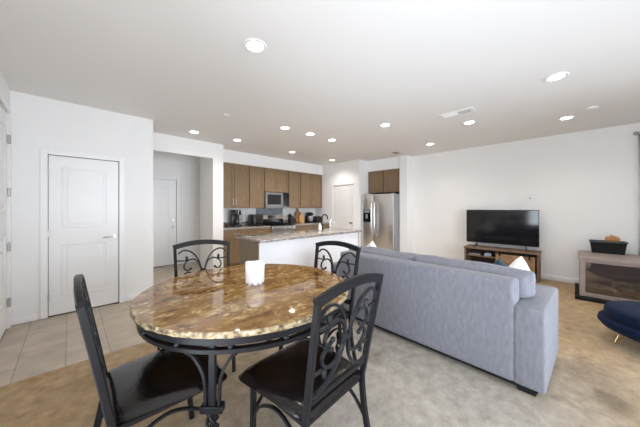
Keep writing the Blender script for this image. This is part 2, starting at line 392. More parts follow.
# closet wall: opening for door_1
b = MB()
b.box(-0.5, -0.205, 4.63, 4.75, 0, H).box(0.505, 0.92, 4.63, 4.75, 0, H).box(-0.205, 0.505, 4.63, 4.75, 2.045, H)
b.box(0.80, 0.92, 4.75, 6.8, 0, H)
struct('wall_closet', b, M['wall'], 'white wall around the closed white closet door at left')
b = MB().box(0.92, 2.14, 5.37, 5.49, 2.42, H)
struct('wall_header', b, M['wall'], 'white header above the hallway opening')
struct('wall_pier', MB().box(2.14, 2.36, 5.37, 6.1, 0, H), M['wall'], 'narrow white wall end between hallway opening and kitchen')
b = MB().box(0.92, 0.95, 6.8, 6.92, 0, H).box(1.835, 2.6, 6.8, 6.92, 0, H).box(0.95, 1.835, 6.8, 6.92, 2.05, H).box(2.36, 2.5, 6.22, 6.8, 0, H)
struct('wall_hall', b, M['wall'], 'shaded white wall at the end of the hallway')
struct('wall_kitchen', MB().box(2.36, 5.92, 6.1, 6.22, 0, H).box(2.36, 5.8, 5.765, 6.1, 2.442, H), M['wall'], 'white kitchen wall and soffit around the brown cabinets')
b = MB().box(5.8, 5.92, 4.29, 4.50, 0, H).box(5.8, 5.92, 5.29, 6.1, 0, H).box(5.8, 5.92, 4.50, 5.29, 2.06, H).box(5.92, 6.97, 4.29, 4.41, 0, H)
struct('wall_pantry', b, M['wall'], 'white wall around the pantry door beside the fridge')
b = MB().box(6.85, 6.97, 3.27, 4.29, 0, H).box(6.23, 6.85, 3.27, 4.29, 2.432, H).box(6.19, 6.97, 3.06, 3.27, 0, H)
struct('wall_alcove', b, M['wall'], 'white wall framing the fridge alcove')
b = MB().box(6.5, 6.62, -0.80, 3.06, 0, H).box(6.5, 6.62, -2.3, -2.05, 0, H).box(6.5, 6.62, -2.05, -0.80, 0, 0.5).box(6.5, 6.62, -2.05, -0.80, 2.3, H)
struct('wall_right', b, M['wall'], 'long white wall behind the television')
b = MB().box(-0.62, 0.4, -2.32, -2.2, 0, H).box(4.0, 6.62, -2.32, -2.2, 0, H).box(0.4, 4.0, -2.32, -2.2, 2.35, H)
struct('wall_back', b, M['wall'], 'white wall with a wide glass slider behind the viewer')
# baseboards
def base(name, mb, label): struct(name, mb, M['trim'], label, 'baseboard')
base('baseboard_closet', MB().box(-0.5, -0.29, 4.615, 4.63, 0, 0.085, 0.004).box(0.59, 0.925, 4.615, 4.63, 0, 0.085, 0.004), 'white baseboard under the closet wall')
base('baseboard_right', MB().box(6.485, 6.5, -2.2, 3.06, 0, 0.095, 0.004).box(6.19, 6.5, 3.045, 3.06, 0, 0.095, 0.004), 'white baseboard along the television wall')
base('baseboard_pier', MB().box(2.13, 2.37, 5.355, 5.37, 0, 0.085, 0.004).box(2.125, 2.14, 5.37, 6.1, 0, 0.085, 0.004), 'white baseboard round the wall end beside the kitchen')
base('baseboard_hall', MB().box(1.92, 2.36, 6.785, 6.8, 0, 0.085, 0.004), 'white baseboard beside the hallway door')
base('baseboard_left', MB().box(-0.5, -0.485, 1.4, 3.53, 0, 0.085, 0.004), 'white baseboard along the left wall')

def panel_frame(bm_add, axis_fix, sgn, a0, a1, z0, z1, d0):
    """raised border of a door panel on a plane; axis 'y' plane at d0 (facing sgn)"""
    t = 0.022
    for (u0, u1, v0, v1) in ((a0, a1, z0, z0 + t), (a0, a1, z1 - t, z1), (a0, a0 + t, z0 + t, z1 - t), (a1 - t, a1, z0 + t, z1 - t)):
        if axis_fix == 'y': bm_add.box(u0, u1, d0, d0 + sgn * 0.008, v0, v1, 0.003, 1)
        else: bm_add.box(d0, d0 + sgn * 0.008, u0, u1, v0, v1, 0.003, 1)
    i = 0.05
    if axis_fix == 'y': bm_add.box(a0 + i, a1 - i, d0, d0 + sgn * 0.006, z0 + i, z1 - i, 0.005, 1)
    else: bm_add.box(d0, d0 + sgn * 0.006, a0 + i, a1 - i, z0 + i, z1 - i, 0.005, 1)

def casing(mb, axis, sgn, a0, a1, ztop, d, w_=0.065):
    for (u0, u1, v0, v1) in ((a0 - w_, a0, 0, ztop + w_), (a1, a1 + w_, 0, ztop + w_), (a0, a1, ztop, ztop + w_)):
        if axis == 'y': mb.box(u0, u1, d, d + sgn * 0.016, v0, v1, 0.004, 1)
        else: mb.box(d, d + sgn * 0.016, u0, u1, v0, v1, 0.004, 1)
    return mb

def door(name, label, axis, sgn, a0, a1, ztop, d, handle_at, kind='lever', gap=True):
    r = thing(name, label, 'door', kind='structure')
    g = 0.005
    s = MB()
    back = d - sgn * 0.055
    f = d - sgn * 0.012
    if axis == 'y': s.box(a0 + g, a1 - g, back, f, 0.012, ztop - g, 0.002, 1)
    else: s.box(back, f, a0 + g, a1 - g, 0.012, ztop - g, 0.002, 1)
    w_ = a1 - a0; i = 0.125 * w_ / 0.71
    panel_frame(s, axis, sgn, a0 + i, a1 - i, 0.115 * ztop, 0.445 * ztop, f)
    panel_frame(s, axis, sgn, a0 + i, a1 - i, 0.545 * ztop, 0.93 * ztop, f)
    s.build('door_slab', M['door'], r)
    c = MB(); casing(c, axis, sgn, a0, a1, ztop, d); c.build('door_casing', M['trim'], r)
    q = MB()
    if axis == 'y': q.box(a0 - 0.003, a1 + 0.003, back - sgn * 0.035, back - sgn * 0.03, 0.0, ztop + 0.003).box(a0, a1, back, f, 0.0, 0.011)
    else: q.box(back - sgn * 0.035, back - sgn * 0.03, a0 - 0.003, a1 + 0.003, 0.0, ztop + 0.003).box(back, f, a0, a1, 0.0, 0.011)
    q.build('threshold', M['gapdark'], r)
    u, z, dirn = handle_at
    hb = MB()
    P = (lambda uu, dd, zz: (uu, f + sgn * dd, zz)) if axis == 'y' else (lambda uu, dd, zz: (f + sgn * dd, uu, zz))
    hb.tube([P(u, 0, z), P(u, 0.012, z)], 0.027, 16, (0, 0, 1))
    hb.tube([P(u, 0.01, z), P(u, 0.05, z)], 0.010, 10, (0, 0, 1))
    if kind == 'lever': hb.tube(catmull([P(u, 0.048, z), P(u + dirn * 0.05, 0.052, z), P(u + dirn * 0.115, 0.048, z - 0.004)], 5), 0.009, 10, (0, 0, 1))
    else:
        hb.tube([P(u, 0.04, z), P(u, 0.05, z), P(u, 0.07, z), P(u, 0.08, z)], 0.026, 16, (0, 0, 1))
    hb.build('door_handle', M['nickel'], r)
    return r, f
d1, f1 = door('door_1', 'closed white two-panel closet door in the left wall', 'y', -1, -0.2, 0.5, 2.04, 4.63, (0.44, 0.965, -1))
hg = MB()
for z in (0.25, 1.05, 1.82): hg.box(-0.203, -0.188, 4.612, 4.64, z - 0.045, z + 0.045)
hg.build('hinge', M['nickel'], d1)
d2, f2 = door('door_2', 'tall white door edge-on at the far left corner', 'x', 1, 3.62, 4.52, 2.445, -0.5, (3.70, 0.95, 1))
for z in (0.30, 0.93, 1.55, 2.15):
    MB().box(-0.505, -0.480, 4.505, 4.535, z - 0.05, z + 0.05, 0.003, 1).build('hinge', M['nickel'], d2)
d3, f3 = door('door_3', 'grey-white panel door at the end of the hallway', 'y', -1, 0.955, 1.83, 2.045, 6.8, (1.76, 0.93, -1), 'knob')
MB().tube([(1.76, f3, 1.08), (1.76, f3 - 0.025, 1.08)], 0.028, 16, (0, 0, 1)).build('deadbolt', M['nickel'], d3)
d4, f4 = door('door_4', 'white pantry door on the wall left of the fridge', 'x', -1, 4.505, 5.285, 2.055, 5.8, (4.57, 0.94, 1), 'knob')

# windows (left slider, back slider, right window) and curtain
def window(name, label, axis, a0, a1, z0, z1, d, n):
    r = thing(name, label, 'window', kind='structure')
    f = MB(); t = 0.05
    def bx(u0, u1, v0, v1, dd=0.03):
        if axis == 'x': f.box(d - dd, d + dd, u0, u1, v0, v1, 0.004, 1)
        else: f.box(u0, u1, d - dd, d + dd, v0, v1, 0.004, 1)
    bx(a0, a1, z0, z0 + t); bx(a0, a1, z1 - t, z1)
    for k in range(n + 1):
        u = a0 + (a1 - a0 - t) * k / n; bx(u, u + t, z0 + t, z1 - t)
    f.build('window_frame', M['trim'], r)
    p = MB()
    if axis == 'x': p.box(d - 0.004, d + 0.004, a0 + t, a1 - t, z0 + t, z1 - t)
    else: p.box(a0 + t, a1 - t, d - 0.004, d + 0.004, z0 + t, z1 - t)
    p.build('pane', M['glass'], r)
window('window_1', 'sliding glass window in the left wall beside the viewer', 'x', -1.1, 1.4, 0.0, 2.25, -0.56, 2)
window('window_2', 'wide glass slider in the wall behind the viewer', 'y', 0.4, 4.0, 0.0, 2.35, -2.26, 3)
window('window_3', 'window in the television wall behind the curtain', 'x', -2.05, -0.80, 0.5, 2.3, 6.56, 2)
rod = thing('curtain_rod', 'grey curtain rod end high on the wall at far right', 'curtain rod', (6.42, -1.4, 2.56))
MB().tube([(0, -0.75, 0), (0, 0.70, 0)], 0.012, 10, (0, 0, 1)).build('pole', M['nickel'], rod)
for s in (0.72, -0.77): MB().ball((0, s, 0), 0.03).build('finial', M['nickel'], rod)
for s in (0.60, -0.65): MB().tube([(0.08, s, 0), (0, s, 0)], 0.008, 8, (0, 0, 1)).box(0.068, 0.08, s - 0.015, s + 0.015, -0.04, 0.03).build('bracket', M['nickel'], rod)
def curtain(name, label, y0, y1):
    b = MB(); n = 60; top = []; bot = []
    for i in range(n + 1):
        t = i / n; y = y0 + (y1 - y0) * t
        x = 6.42 + 0.035 * math.sin(t * PI * 2 * 5.5)
        top.append(b.bm.verts.new((x, y, 2.545))); bot.append(b.bm.verts.new((6.42 + (x - 6.42) * 1.2, y, 0.03)))
    for i in range(n): b.bm.faces.new((top[i], top[i + 1], bot[i + 1], bot[i]))
    o = b.build(name, M['curtain'], None, ang=180)
    s = o.modifiers.new('solid', 'SOLIDIFY'); s.thickness = 0.004
    tag(o, label, 'curtain')
curtain('curtain', 'pale curtain hanging at the far right beside the fireplace', -1.02, -0.70)

# ------------------------------------------------------------------ ceiling fixtures
LIGHTS = [((255, 46), (1.112, 1.904), 'recessed downlight nearest the viewer, above the dining table'),
          ((556, 77), (3.612, 0.14), 'large recessed downlight at upper right above the sofa front'),
          ((566, 118), (5.365, 0.096), 'recessed downlight near the wall right of the television'),
          ((194, 132), (1.589, 4.832), 'recessed downlight in front of the hallway opening'),
          ((237, 140), (2.391, 4.791), 'recessed downlight in front of the leftmost kitchen cabinets'),
          ((285, 128), (2.617, 3.494), 'leftmost of the three downlights in a row over the kitchen island'),
          ((310, 134), (3.158, 3.452), 'middle of the three downlights in a row over the kitchen island'),
          ((332, 140), (3.75, 3.45), 'rightmost of the three downlights in a row over the kitchen island'),
          ((469, 123), (4.543, 1.195), 'recessed downlight beside the dark ceiling vent'),
          ((430, 144), (5.476, 2.184), 'recessed downlight near the wall corner left of the television'),
          ((385, 125), (3.695, 2.207), 'recessed downlight midway above the left part of the sofa'),
          ((292, 152), (3.86, 4.871), 'recessed downlight in front of the microwave cabinets'),
          ((332, 160), (5.314, 4.88), 'recessed downlight shining on the pantry wall')]
proto = None
for i, (pxl, (x, y), lab) in enumerate(LIGHTS):
    if proto is None:
        r = thing('ceiling_downlight', lab, 'ceiling light', (x, y, H), 0, 'recessed ceiling downlights')
        MB().lathe([(0.068, -0.004), (0.092, -0.008), (0.098, -0.003), (0.098, 0.0), (0.068, 0.0)], 36, closed=True).build('trim_ring', M['white_plastic'], r)
        MB().lathe([(0, -0.0035), (0.066, -0.0035), (0.068, -0.001), (0, -0.001)], 36).build('lens', M['lens'], r)
        proto = r
    else: r = dup(proto, (x, y, H), 0, lab)
    l = bpy.data.lights.new('downlight_beam', 'SPOT'); l.energy = 2 if y > 4.8 and x < 2 else 16 if x < 2 else 22 if x > 5.2 and y > 3 else 1.5 if x < 2.5 else 48 if y > 4 else 9 if y > 3 and x < 2.8 else 62 if y > 3 else 12; l.color = (1.0, 0.94, 0.86); l.spot_size = 2.5; l.spot_blend = 0.9; l.shadow_soft_size = 0.06
    lo = bpy.data.objects.new('downlight_beam', l); C.objects.link(lo); lo.location = (0, 0, -0.02); lo.parent = r
v = thing('ceiling_vent', 'white ceiling air vent with a dark slotted grille', 'vent', (3.955, 1.20, H))
MB().box(-0.09, 0.09, -0.22, 0.22, -0.010, 0, 0.003, 1).build('vent_frame', M['white_plastic'], v)
MB().box(-0.055, 0.055, -0.17, -0.02, -0.0125, -0.006).build('vent_opening', M['blackmatte'], v)
for k in range(4): MB().box(-0.05 + k * 0.033 - 0.004, -0.05 + k * 0.033 + 0.004, -0.17, 0.18, -0.017, -0.01, 0, 1).build('slat', M['white_plastic'], v)
v2 = tag(MB().box(5.66, 5.85, 3.07, 3.20, H - 0.010, H, 0.003, 1).box(5.68, 5.83, 3.085, 3.185, H - 0.013, H - 0.009).build('ceiling_vent', M['grey_plastic']), 'small grey ceiling vent near the fridge alcove corner', 'vent')
tag(MB().lathe([(0, -0.012), (0.045, -0.012), (0.062, 0), (0, 0)], 28, (1.633, 3.617, H)).build('sprinkler_cover', M['white_plastic']), 'small round white cover on the ceiling before the hallway', 'ceiling cover')
tag(MB().lathe([(0, -0.028), (0.05, -0.028), (0.068, -0.02), (0.07, 0), (0, 0)], 28, (5.07, -0.154, H)).build('smoke_detector', M['white_plastic']), 'round white detector on the ceiling at upper right', 'smoke detector')

# wall plates
def plate(name, label, cat, x, y, z, axis, dark=False):
    r = thing(name, label, cat, (x, y, z), 0 if axis == 'x' else -PI / 2)
    MB().box(-0.007, 0, -0.036, 0.036, -0.058, 0.058, 0.003, 1).build('cover_plate', M['white_plastic'], r)
    if dark: MB().tube([(-0.007, 0, 0), (-0.016, 0, 0)], 0.012, 12, (0, 0, 1)).build('cable_port', M['grey_plastic'], r)
    else:
        for s in (0.02, -0.02): MB().box(-0.0095, -0.006, -0.016, 0.016, s - 0.013, s + 0.013, 0.003, 1).build('socket', M['trim'], r)
plate('wall_outlet', 'white outlet plate high on the wall above the television', 'outlet', 6.5, 0.955, 1.565, 'x')
plate('cable_plate', 'white plate with a cable port above the television, right side', 'outlet', 6.5, 0.635, 1.56, 'x', True)
plate('wall_outlet', 'white outlet low on the wall between fridge and television', 'outlet', 6.5, 2.643, 0.425, 'x')
sw = thing('light_switch', 'white light switch beside the hallway door', 'switch', (2.05, 6.8, 1.17), 0)
MB().box(-0.036, 0.036, -0.007, 0, -0.058, 0.058, 0.003, 1).build('cover_plate', M['white_plastic'], sw)
MB().box(-0.016, 0.016, -0.011, -0.006, -0.033, 0.033, 0.002, 1).build('rocker', M['trim'], sw)

# ------------------------------------------------------------------ kitchen wall cabinets
def shaker(mb, x0, x1, z0, z1, y, t=0.02, fr=0.055):
    mb.box(x0 + fr - 0.004, x1 - fr + 0.004, y - t * 0.45, y, z0 + fr - 0.004, z1 - fr + 0.004)
    for (a, b_, c, d) in ((x0, x0 + fr, z0, z1), (x1 - fr, x1, z0, z1), (x0 + fr, x1 - fr, z0, z0 + fr), (x0 + fr, x1 - fr, z1 - fr, z1)):
        mb.box(a, b_, y - t, y, c, d, 0.002, 1)
    return mb
def bar_handle(par, p0, p1, out, r=0.006):
    o = Vector(out); p0 = Vector(p0); p1 = Vector(p1); d = (p1 - p0).normalized() * 0.02
    h_ = MB().tube([p0 + o, p1 + o], r, 8, (0.3, 0.5, 0.8)).tube([p0 + d, p0 + d + o], r * 0.8, 8, (0.3, 0.5, 0.8)).tube([p1 - d, p1 - d + o], r * 0.8, 8, (0.3, 0.5, 0.8))
    return h_.build('handle', M['nickel'], par)
YU = 5.77
def wall_cab(label, x0, x1, z0, z1, doors, handle=True):
    r = thing('wall_cabinet', label, 'cabinet', (0, 0, 0), 0, 'brown kitchen wall cabinets')
    MB().box(x0, x1, YU + 0.001, 6.095, z0, z1).build('cabinet_body', M['cabbody'], r)
    n = len(doors)
    for i, (a, b_, hs) in enumerate(doors):
        d = shaker(MB(), a + 0.003, b_ - 0.003, z0 + 0.004, z1 - 0.004, YU).build('door', M['cab'], r)
        if hs:
            hx = a + 0.035 if hs < 0 else b_ - 0.035
            bar_handle(d, (hx, YU - 0.02, z0 + 0.07), (hx, YU - 0.02, z0 + 0.23), (0, -0.025, 0))
wall_cab('brown double wall cabinet beside the hallway wall, above the coffee maker', 2.375, 3.19, 1.37, 2.44, [(2.385, 2.795, 1), (2.795, 3.185, -1)])
wall_cab('brown single-door wall cabinet just left of the microwave', 3.195, 3.625, 1.37, 2.44, [(3.20, 3.62, 1)])
wall_cab('short brown double wall cabinet directly above the microwave', 3.63, 4.425, 1.80, 2.44, [(3.635, 4.03, 1), (4.03, 4.42, -1)])
wall_cab('brown single-door wall cabinet just right of the microwave', 4.43, 4.87, 1.37, 2.44, [(4.435, 4.865, -1)])
wall_cab('brown double wall cabinet in the corner by the pantry wall', 4.875, 5.79, 1.37, 2.44, [(4.885, 5.345, 1), (5.345, 5.78, -1)])
r = thing('wall_cabinet', 'brown double cabinet above the stainless fridge', 'cabinet', (0, 0, 0), 0, None)
MB().box(6.25, 6.845, 3.28, 4.285, 1.80, 2.43).build('cabinet_body', M['cabin'], r)
for a, b_ in ((3.290, 3.766), (3.790, 4.276)):
    m_ = MB(); fr = 0.06
    m_.box(6.238, 6.25, a + fr - 0.004, b_ - fr + 0.004, 1.81 + fr, 2.42 - fr)
    for (y0, y1, z0, z1) in ((a, a + fr, 1.805, 2.425), (b_ - fr, b_, 1.805, 2.425), (a + fr, b_ - fr, 1.805, 1.805 + fr), (a + fr, b_ - fr, 2.425 - fr, 2.425)):
        m_.box(6.23, 6.25, y0, y1, z0, z1, 0.002, 1)
    m_.build('door', M['cab'], r)

# microwave over the range
r = thing('microwave', 'stainless over-range microwave between the brown wall cabinets', 'microwave')
MB().box(3.635, 4.42, 5.74, 6.09, 1.375, 1.79, 0.004, 1).build('body', M['steel2'], r)
d = MB().box(3.64, 4.19, 5.705, 5.74, 1.40, 1.785, 0.006, 1).build('door', M['steel2'], r)
MB().box(3.70, 4.13, 5.702, 5.708, 1.46, 1.73, 0.002, 1).build('door_window', M['blackglass'], d)
bar_handle(d, (4.165, 5.705, 1.44), (4.165, 5.705, 1.75), (0, -0.03, 0), 0.009)
MB().box(4.20, 4.415, 5.705, 5.74, 1.40, 1.785, 0.004, 1).build('control_panel', M['blackglass'], r)
MB().box(3.64, 4.415, 5.72, 5.75, 1.376, 1.396).build('vent_strip', M['steel2'], r)

# base cabinets, counters
def base_cab(label, x0, x1, n):
    r = thing('base_cabinet', label, 'cabinet', (0, 0, 0), 0, 'brown kitchen base cabinets')
    MB().box(x0, x1, 5.45, 6.09, 0.10, 0.872).box(x0, x1, 5.52, 6.09, 0.0, 0.10).build('cabinet_body', M['cab'], r)
    w_ = (x1 - x0) / n
    for k in range(n):
        a = x0 + k * w_ + 0.004; b_ = x0 + (k + 1) * w_ - 0.004
        d = shaker(MB(), a, b_, 0.72, 0.865, 5.45, fr=0.035).build('drawer', M['cab'], r)
        bar_handle(d, ((a + b_) / 2 - 0.07, 5.43, 0.79), ((a + b_) / 2 + 0.07, 5.43, 0.79), (0, -0.025, 0))
        e = shaker(MB(), a, b_, 0.11, 0.71, 5.45).build('door', M['cab'], r)
        bar_handle(e, (b_ - 0.035, 5.43, 0.50), (b_ - 0.035, 5.43, 0.65), (0, -0.025, 0))
base_cab('brown base cabinet against the wall end, left of the range', 2.37, 2.99, 1)
base_cab('brown base cabinet beside the range, left of it', 2.995, 3.615, 1)
base_cab('brown base cabinet right of the range, behind the island', 4.43, 5.79, 2)
def counter(label, x0, x1, splash):
    r = thing('countertop', label, 'countertop')
    MB().box(x0, x1, 5.42, 6.095, 0.873, 0.914, 0.006, 2).build('slab', M['counter'], r)
    MB().box(x0, x1, 6.07, 6.097, 0.914, 1.015, 0.004, 1).build('backsplash', M['counter'], r)
counter('speckled stone countertop left of the range', 2.365, 3.618, True)
counter('speckled stone countertop right of the range', 4.427, 5.795, True)
tag(MB().box(3.58, 4.47, 6.0972, 6.0998, 0.93, 1.368).build('backsplash_panel', M['splash']), 'grey-blue backsplash panel on the wall behind the range', 'backsplash')

# range
r = thing('range', 'stainless gas range below the microwave', 'stove')
MB().box(3.632, 4.413, 5.46, 6.05, 0.02, 0.90, 0.004, 1).build('body', M['steel_side'], r)
MB().box(3.632, 4.413, 5.43, 6.06, 0.90, 0.922, 0.006, 1).build('cooktop', M['blackglass'], r)
MB().box(3.632, 4.413, 5.40, 5.46, 0.79, 0.90, 0.008, 2).build('control_strip', M['steel2'], r)
for k in range(5): MB().tube([(3.72 + k * 0.15, 5.40, 0.845), (3.72 + k * 0.15, 5.365, 0.845)], 0.024, 14, (0, 0, 1)).build('knob', M['chrome'], r)
d = MB().box(3.64, 4.405, 5.42, 5.46, 0.22, 0.78, 0.006, 1).build('oven_door', M['steel2'], r)
MB().box(3.75, 4.295, 5.417, 5.425, 0.36, 0.65).build('oven_window', M['blackglass'], d)
bar_handle(d, (3.70, 5.42, 0.73), (4.345, 5.42, 0.73), (0, -0.045, 0), 0.011)
MB().box(3.64, 4.405, 5.425, 5.46, 0.05, 0.21, 0.006, 1).build('bottom_drawer', M['steel2'], r)
g = MB().box(3.632, 4.413, 5.99, 6.06, 0.92, 1.18, 0.006, 1).build('backguard', M['blackglass'], r)
MB().box(3.634, 4.411, 5.975, 6.0, 1.06, 1.178, 0.006, 1).build('control_panel', mat('brushed_tan_steel', (0.55, 0.45, 0.38), 0.4, 0.6), g)
MB().box(3.88, 4.165, 5.970, 5.976, 1.075, 1.165, 0.002, 1).build('clock_display', M['display'], g)
for k, x in enumerate((3.69, 3.945, 4.20)):
    q = MB(); x1 = x + 0.175
    for yy in (5.48, 5.72, 5.95): q.rect([(x, yy, 0.945), (x1, yy, 0.945)], 0.012, 0.012, (0, 0, 1))
    for xx in (x + 0.006, (x + x1) / 2, x1 - 0.006):
        q.rect([(xx, 5.48, 0.945), (xx, 5.95, 0.945)], 0.012, 0.012, (0, 0, 1))
        for yy in (5.49, 5.94): q.rect([(xx, yy, 0.922), (xx, yy, 0.945)], 0.012, 0.012, (1, 0, 0))
    q.build('grate', M['blackmatte'], r)

# things on the wall counter
CT = 0.9145
r = thing('coffee_maker', 'tall black coffee maker on the counter left of the range', 'coffee maker', (2.86, 5.80, CT))
MB().box(-0.085, 0.085, -0.13, 0.13, 0, 0.05, 0.012, 2).build('base', M['black'], r)
MB().box(-0.085, 0.085, 0.02, 0.13, 0.05, 0.30, 0.012, 2).build('column', M['black'], r)
MB().box(-0.085, 0.085, -0.13, 0.13, 0.29, 0.41, 0.03, 3).build('brew_head', M['black'], r)
MB().box(-0.012, 0.012, -0.135, -0.128, 0.27, 0.37, 0.003, 1).build('chrome_strip', M['chrome'], r)
MB().lathe([(0, 0.05), (0.05, 0.05), (0.06, 0.12), (0.05, 0.18), (0, 0.18)], 20, (0, -0.05, 0)).build('carafe', M['blackglass'], r)
MB().box(0.086, 0.20, 0.0, 0.12, 0.13, 0.31, 0.02, 2).box(0.086, 0.11, 0.03, 0.09, 0.05, 0.14).build('water_tank', M['grey_plastic'], r)
r = thing('air_fryer', 'black boxy countertop cooker with chrome side between coffee maker and range', 'appliance', (3.40, 5.80, CT))
MB().box(-0.15, 0.15, -0.15, 0.15, 0.0, 0.29, 0.04, 3).build('body', M['black'], r)
MB().box(-0.10, 0.10, -0.162, -0.145, 0.03, 0.17, 0.01, 2).build('basket_front', M['blackglass'], r)
MB().box(-0.03, 0.03, -0.20, -0.155, 0.09, 0.12, 0.008, 2).build('handle', M['black'], r)
MB().box(0.146, 0.162, -0.09, 0.09, 0.02, 0.26, 0.006, 2).build('side_panel', M['chrome'], r)
r = thing('mug', 'small dark mug on the counter beside the wall end', 'mug', (2.62, 5.72, CT))
MB().lathe([(0, 0), (0.04, 0), (0.045, 0.095), (0.04, 0.095), (0.036, 0.01), (0, 0.01)], 20).build('cup', mat('dark_red_glaze', (0.05, 0.015, 0.015), 0.3), r)
MB().tube(catmull([(0.042, 0, 0.075), (0.075, 0, 0.07), (0.075, 0, 0.03), (0.042, 0, 0.022)], 5), 0.006, 8, (0, 1, 0)).build('handle', mat('dark_red_glaze_handle', (0.05, 0.015, 0.015), 0.3), r)
r = thing('knife_block', 'black slanted knife block just right of the range', 'knife block', (4.60, 5.82, CT))
MB().prism([(-0.09, 0), (0.09, 0), (0.09, 0.12), (-0.01, 0.24), (-0.10, 0.15)], 'y', -0.06, 0.06).build('block', M['black'], r, bevel=0.006)
for k in range(3):
    for j in range(2):
        p = Vector((-0.075 + j * 0.045, -0.035 + k * 0.035, 0.175 + j * 0.04))
        MB().rect([p, p + Vector((-0.06, 0, 0.075))], 0.016, 0.022, (0, 1, 0)).build('knife_handle', M['black'], r)
def board(name, label, loc, w_, h_, hw, hh, m_, lean, rz):
    r = thing(name, label, 'cutting board', loc, rz, 'wooden cutting boards on the counter')
    p = [(-w_ / 2 + 0.03, 0), (w_ / 2 - 0.03, 0), (w_ / 2, 0.03), (w_ / 2, h_ - 0.06), (w_ / 2 - 0.05, h_), (hw / 2, h_ + 0.02), (hw / 2, h_ + hh - 0.015), (hw / 2 - 0.015, h_ + hh), (-hw / 2 + 0.015, h_ + hh), (-hw / 2, h_ + hh - 0.015), (-hw / 2, h_ + 0.02), (-w_ / 2 + 0.05, h_), (-w_ / 2, h_ - 0.06), (-w_ / 2, 0.03)]
    o = MB().prism(p, 'y', -0.009, 0.009).build('board', m_, r, bevel=0.004)
    o.rotation_euler = (lean, 0, 0)
    return r
board('cutting_board', 'tall amber wooden cutting board leaning on the kitchen wall', (4.98, 5.93, CT + 0.003), 0.24, 0.34, 0.06, 0.11, M['board_dark'], -0.18, 0)
board('cutting_board', 'pale rounded wooden cutting board in front of the taller amber board', (5.01, 5.84, CT + 0.003), 0.20, 0.23, 0.05, 0.08, M['board'], -0.16, 0)
r = thing('stand_mixer', 'black stand mixer on the counter right of the cutting boards', 'mixer', (5.29, 5.82, CT), PI)
MB().box(-0.10, 0.10, -0.16, 0.13, 0, 0.035, 0.012, 2).build('base', M['black'], r)
MB().box(-0.05, 0.05, -0.16, -0.06, 0.03, 0.22, 0.02, 2).build('column', M['black'], r)
hd = MB().lathe([(0, -0.15), (0.04, -0.14), (0.062, -0.06), (0.062, 0.08), (0.04, 0.14), (0, 0.15)], 20).build('head', M['black'], r)
hd.rotation_euler = (PI / 2, 0, 0); hd.location = (0, 0.0, 0.265)
MB().lathe([(0, 0.035), (0.06, 0.036), (0.085, 0.10), (0.09, 0.16), (0.084, 0.16), (0.07, 0.06), (0, 0.05)], 24, (0, 0.04, 0)).build('bowl', M['steel'], r)
r = thing('toaster', 'small black toaster on the counter beside the pantry wall', 'toaster', (5.62, 5.80, CT))
MB().box(-0.12, 0.12, -0.085, 0.085, 0.012, 0.19, 0.03, 3).build('body', M['black'], r)
MB().box(-0.09, 0.09, -0.04, -0.015, 0.188, 0.192).box(-0.09, 0.09, 0.015, 0.04, 0.188, 0.192).build('slot', M['blackmatte'], r)
MB().box(-0.135, -0.118, -0.02, 0.02, 0.10, 0.125, 0.004, 1).build('lever', M['chrome'], r)
MB().box(-0.10, 0.10, -0.07, 0.07, 0.0, 0.014).build('foot', M['blackmatte'], r)

# ------------------------------------------------------------------ island
r = thing('kitchen_island', 'kitchen island with white front panel and brown end panel', 'kitchen island')
MB().box(1.935, 4.28, 3.20, 3.235, 0.0, 0.874, 0.002, 1).build('front_panel', M['islandwhite'], r)
MB().box(1.915, 1.935, 3.202, 3.78, 0.0, 0.874, 0.002, 1).build('end_panel', M['endpanel'], r)
MB().box(4.28, 4.30, 3.202, 3.78, 0.0, 0.874, 0.002, 1).build('end_panel', M['endpanel'], r)
MB().box(1.935, 4.28, 3.235, 3.76, 0.10, 0.874).box(1.935, 4.28, 3.235, 3.70, 0.0, 0.10).build('cabinet_body', M['cab'], r)
for k in range(3):
    a = 1.95 + k * 0.775; q = MB()
    q.box(a, a + 0.765, 3.76, 3.78, 0.11, 0.86, 0.003, 1).build('door', M['cab'], r)
MB().box(1.935, 4.28, 3.188, 3.20, 0.0, 0.085, 0.003, 1).build('baseboard', M['trim'], r)
b = MB(); b.box(1.895, 4.34, 3.12, 3.87, 0.875, 0.914, 0.008, 2)
tag(b.build('island_countertop', M['counter']), 'speckled stone slab on top of the kitchen island', 'countertop')
r = thing('sink_faucet', 'dark gooseneck faucet standing on the island', 'faucet', (3.80, 3.78, CT))
MB().lathe([(0, 0), (0.028, 0), (0.028, 0.02), (0.016, 0.03), (0, 0.03)], 18).build('base', M['blackmatte'], r)
MB().tube(catmull([(0, 0, 0.02), (0, 0, 0.22), (0, -0.02, 0.29), (0, -0.09, 0.32), (0, -0.15, 0.28), (0, -0.155, 0.22)], 6), 0.012, 10, (1, 0, 0)).build('spout', M['blackmatte'], r)
MB().tube([(0.015, 0, 0.05), (0.06, 0, 0.075)], 0.006, 8).build('lever', M['blackmatte'], r)
r = thing('filter_faucet', 'small chrome gooseneck tap right of the dark faucet', 'faucet', (3.98, 3.72, CT))
MB().lathe([(0, 0), (0.022, 0), (0.022, 0.015), (0.012, 0.03), (0, 0.03)], 18).build('base', M['chrome'], r)
MB().tube(catmull([(0, 0, 0.02), (0, 0, 0.15), (0.02, -0.01, 0.20), (0.07, -0.02, 0.205), (0.10, -0.03, 0.17), (0.10, -0.03, 0.14)], 6), 0.009, 10, (0, 1, 0)).build('spout', M['chrome'], r)
r = thing('soap_bottle', 'small white bottle on the island left of the faucets', 'bottle', (3.66, 3.70, CT))
MB().lathe([(0, 0), (0.03, 0), (0.033, 0.01), (0.033, 0.09), (0.012, 0.115), (0, 0.115)], 20).build('bottle_body', M['white_plastic'], r)
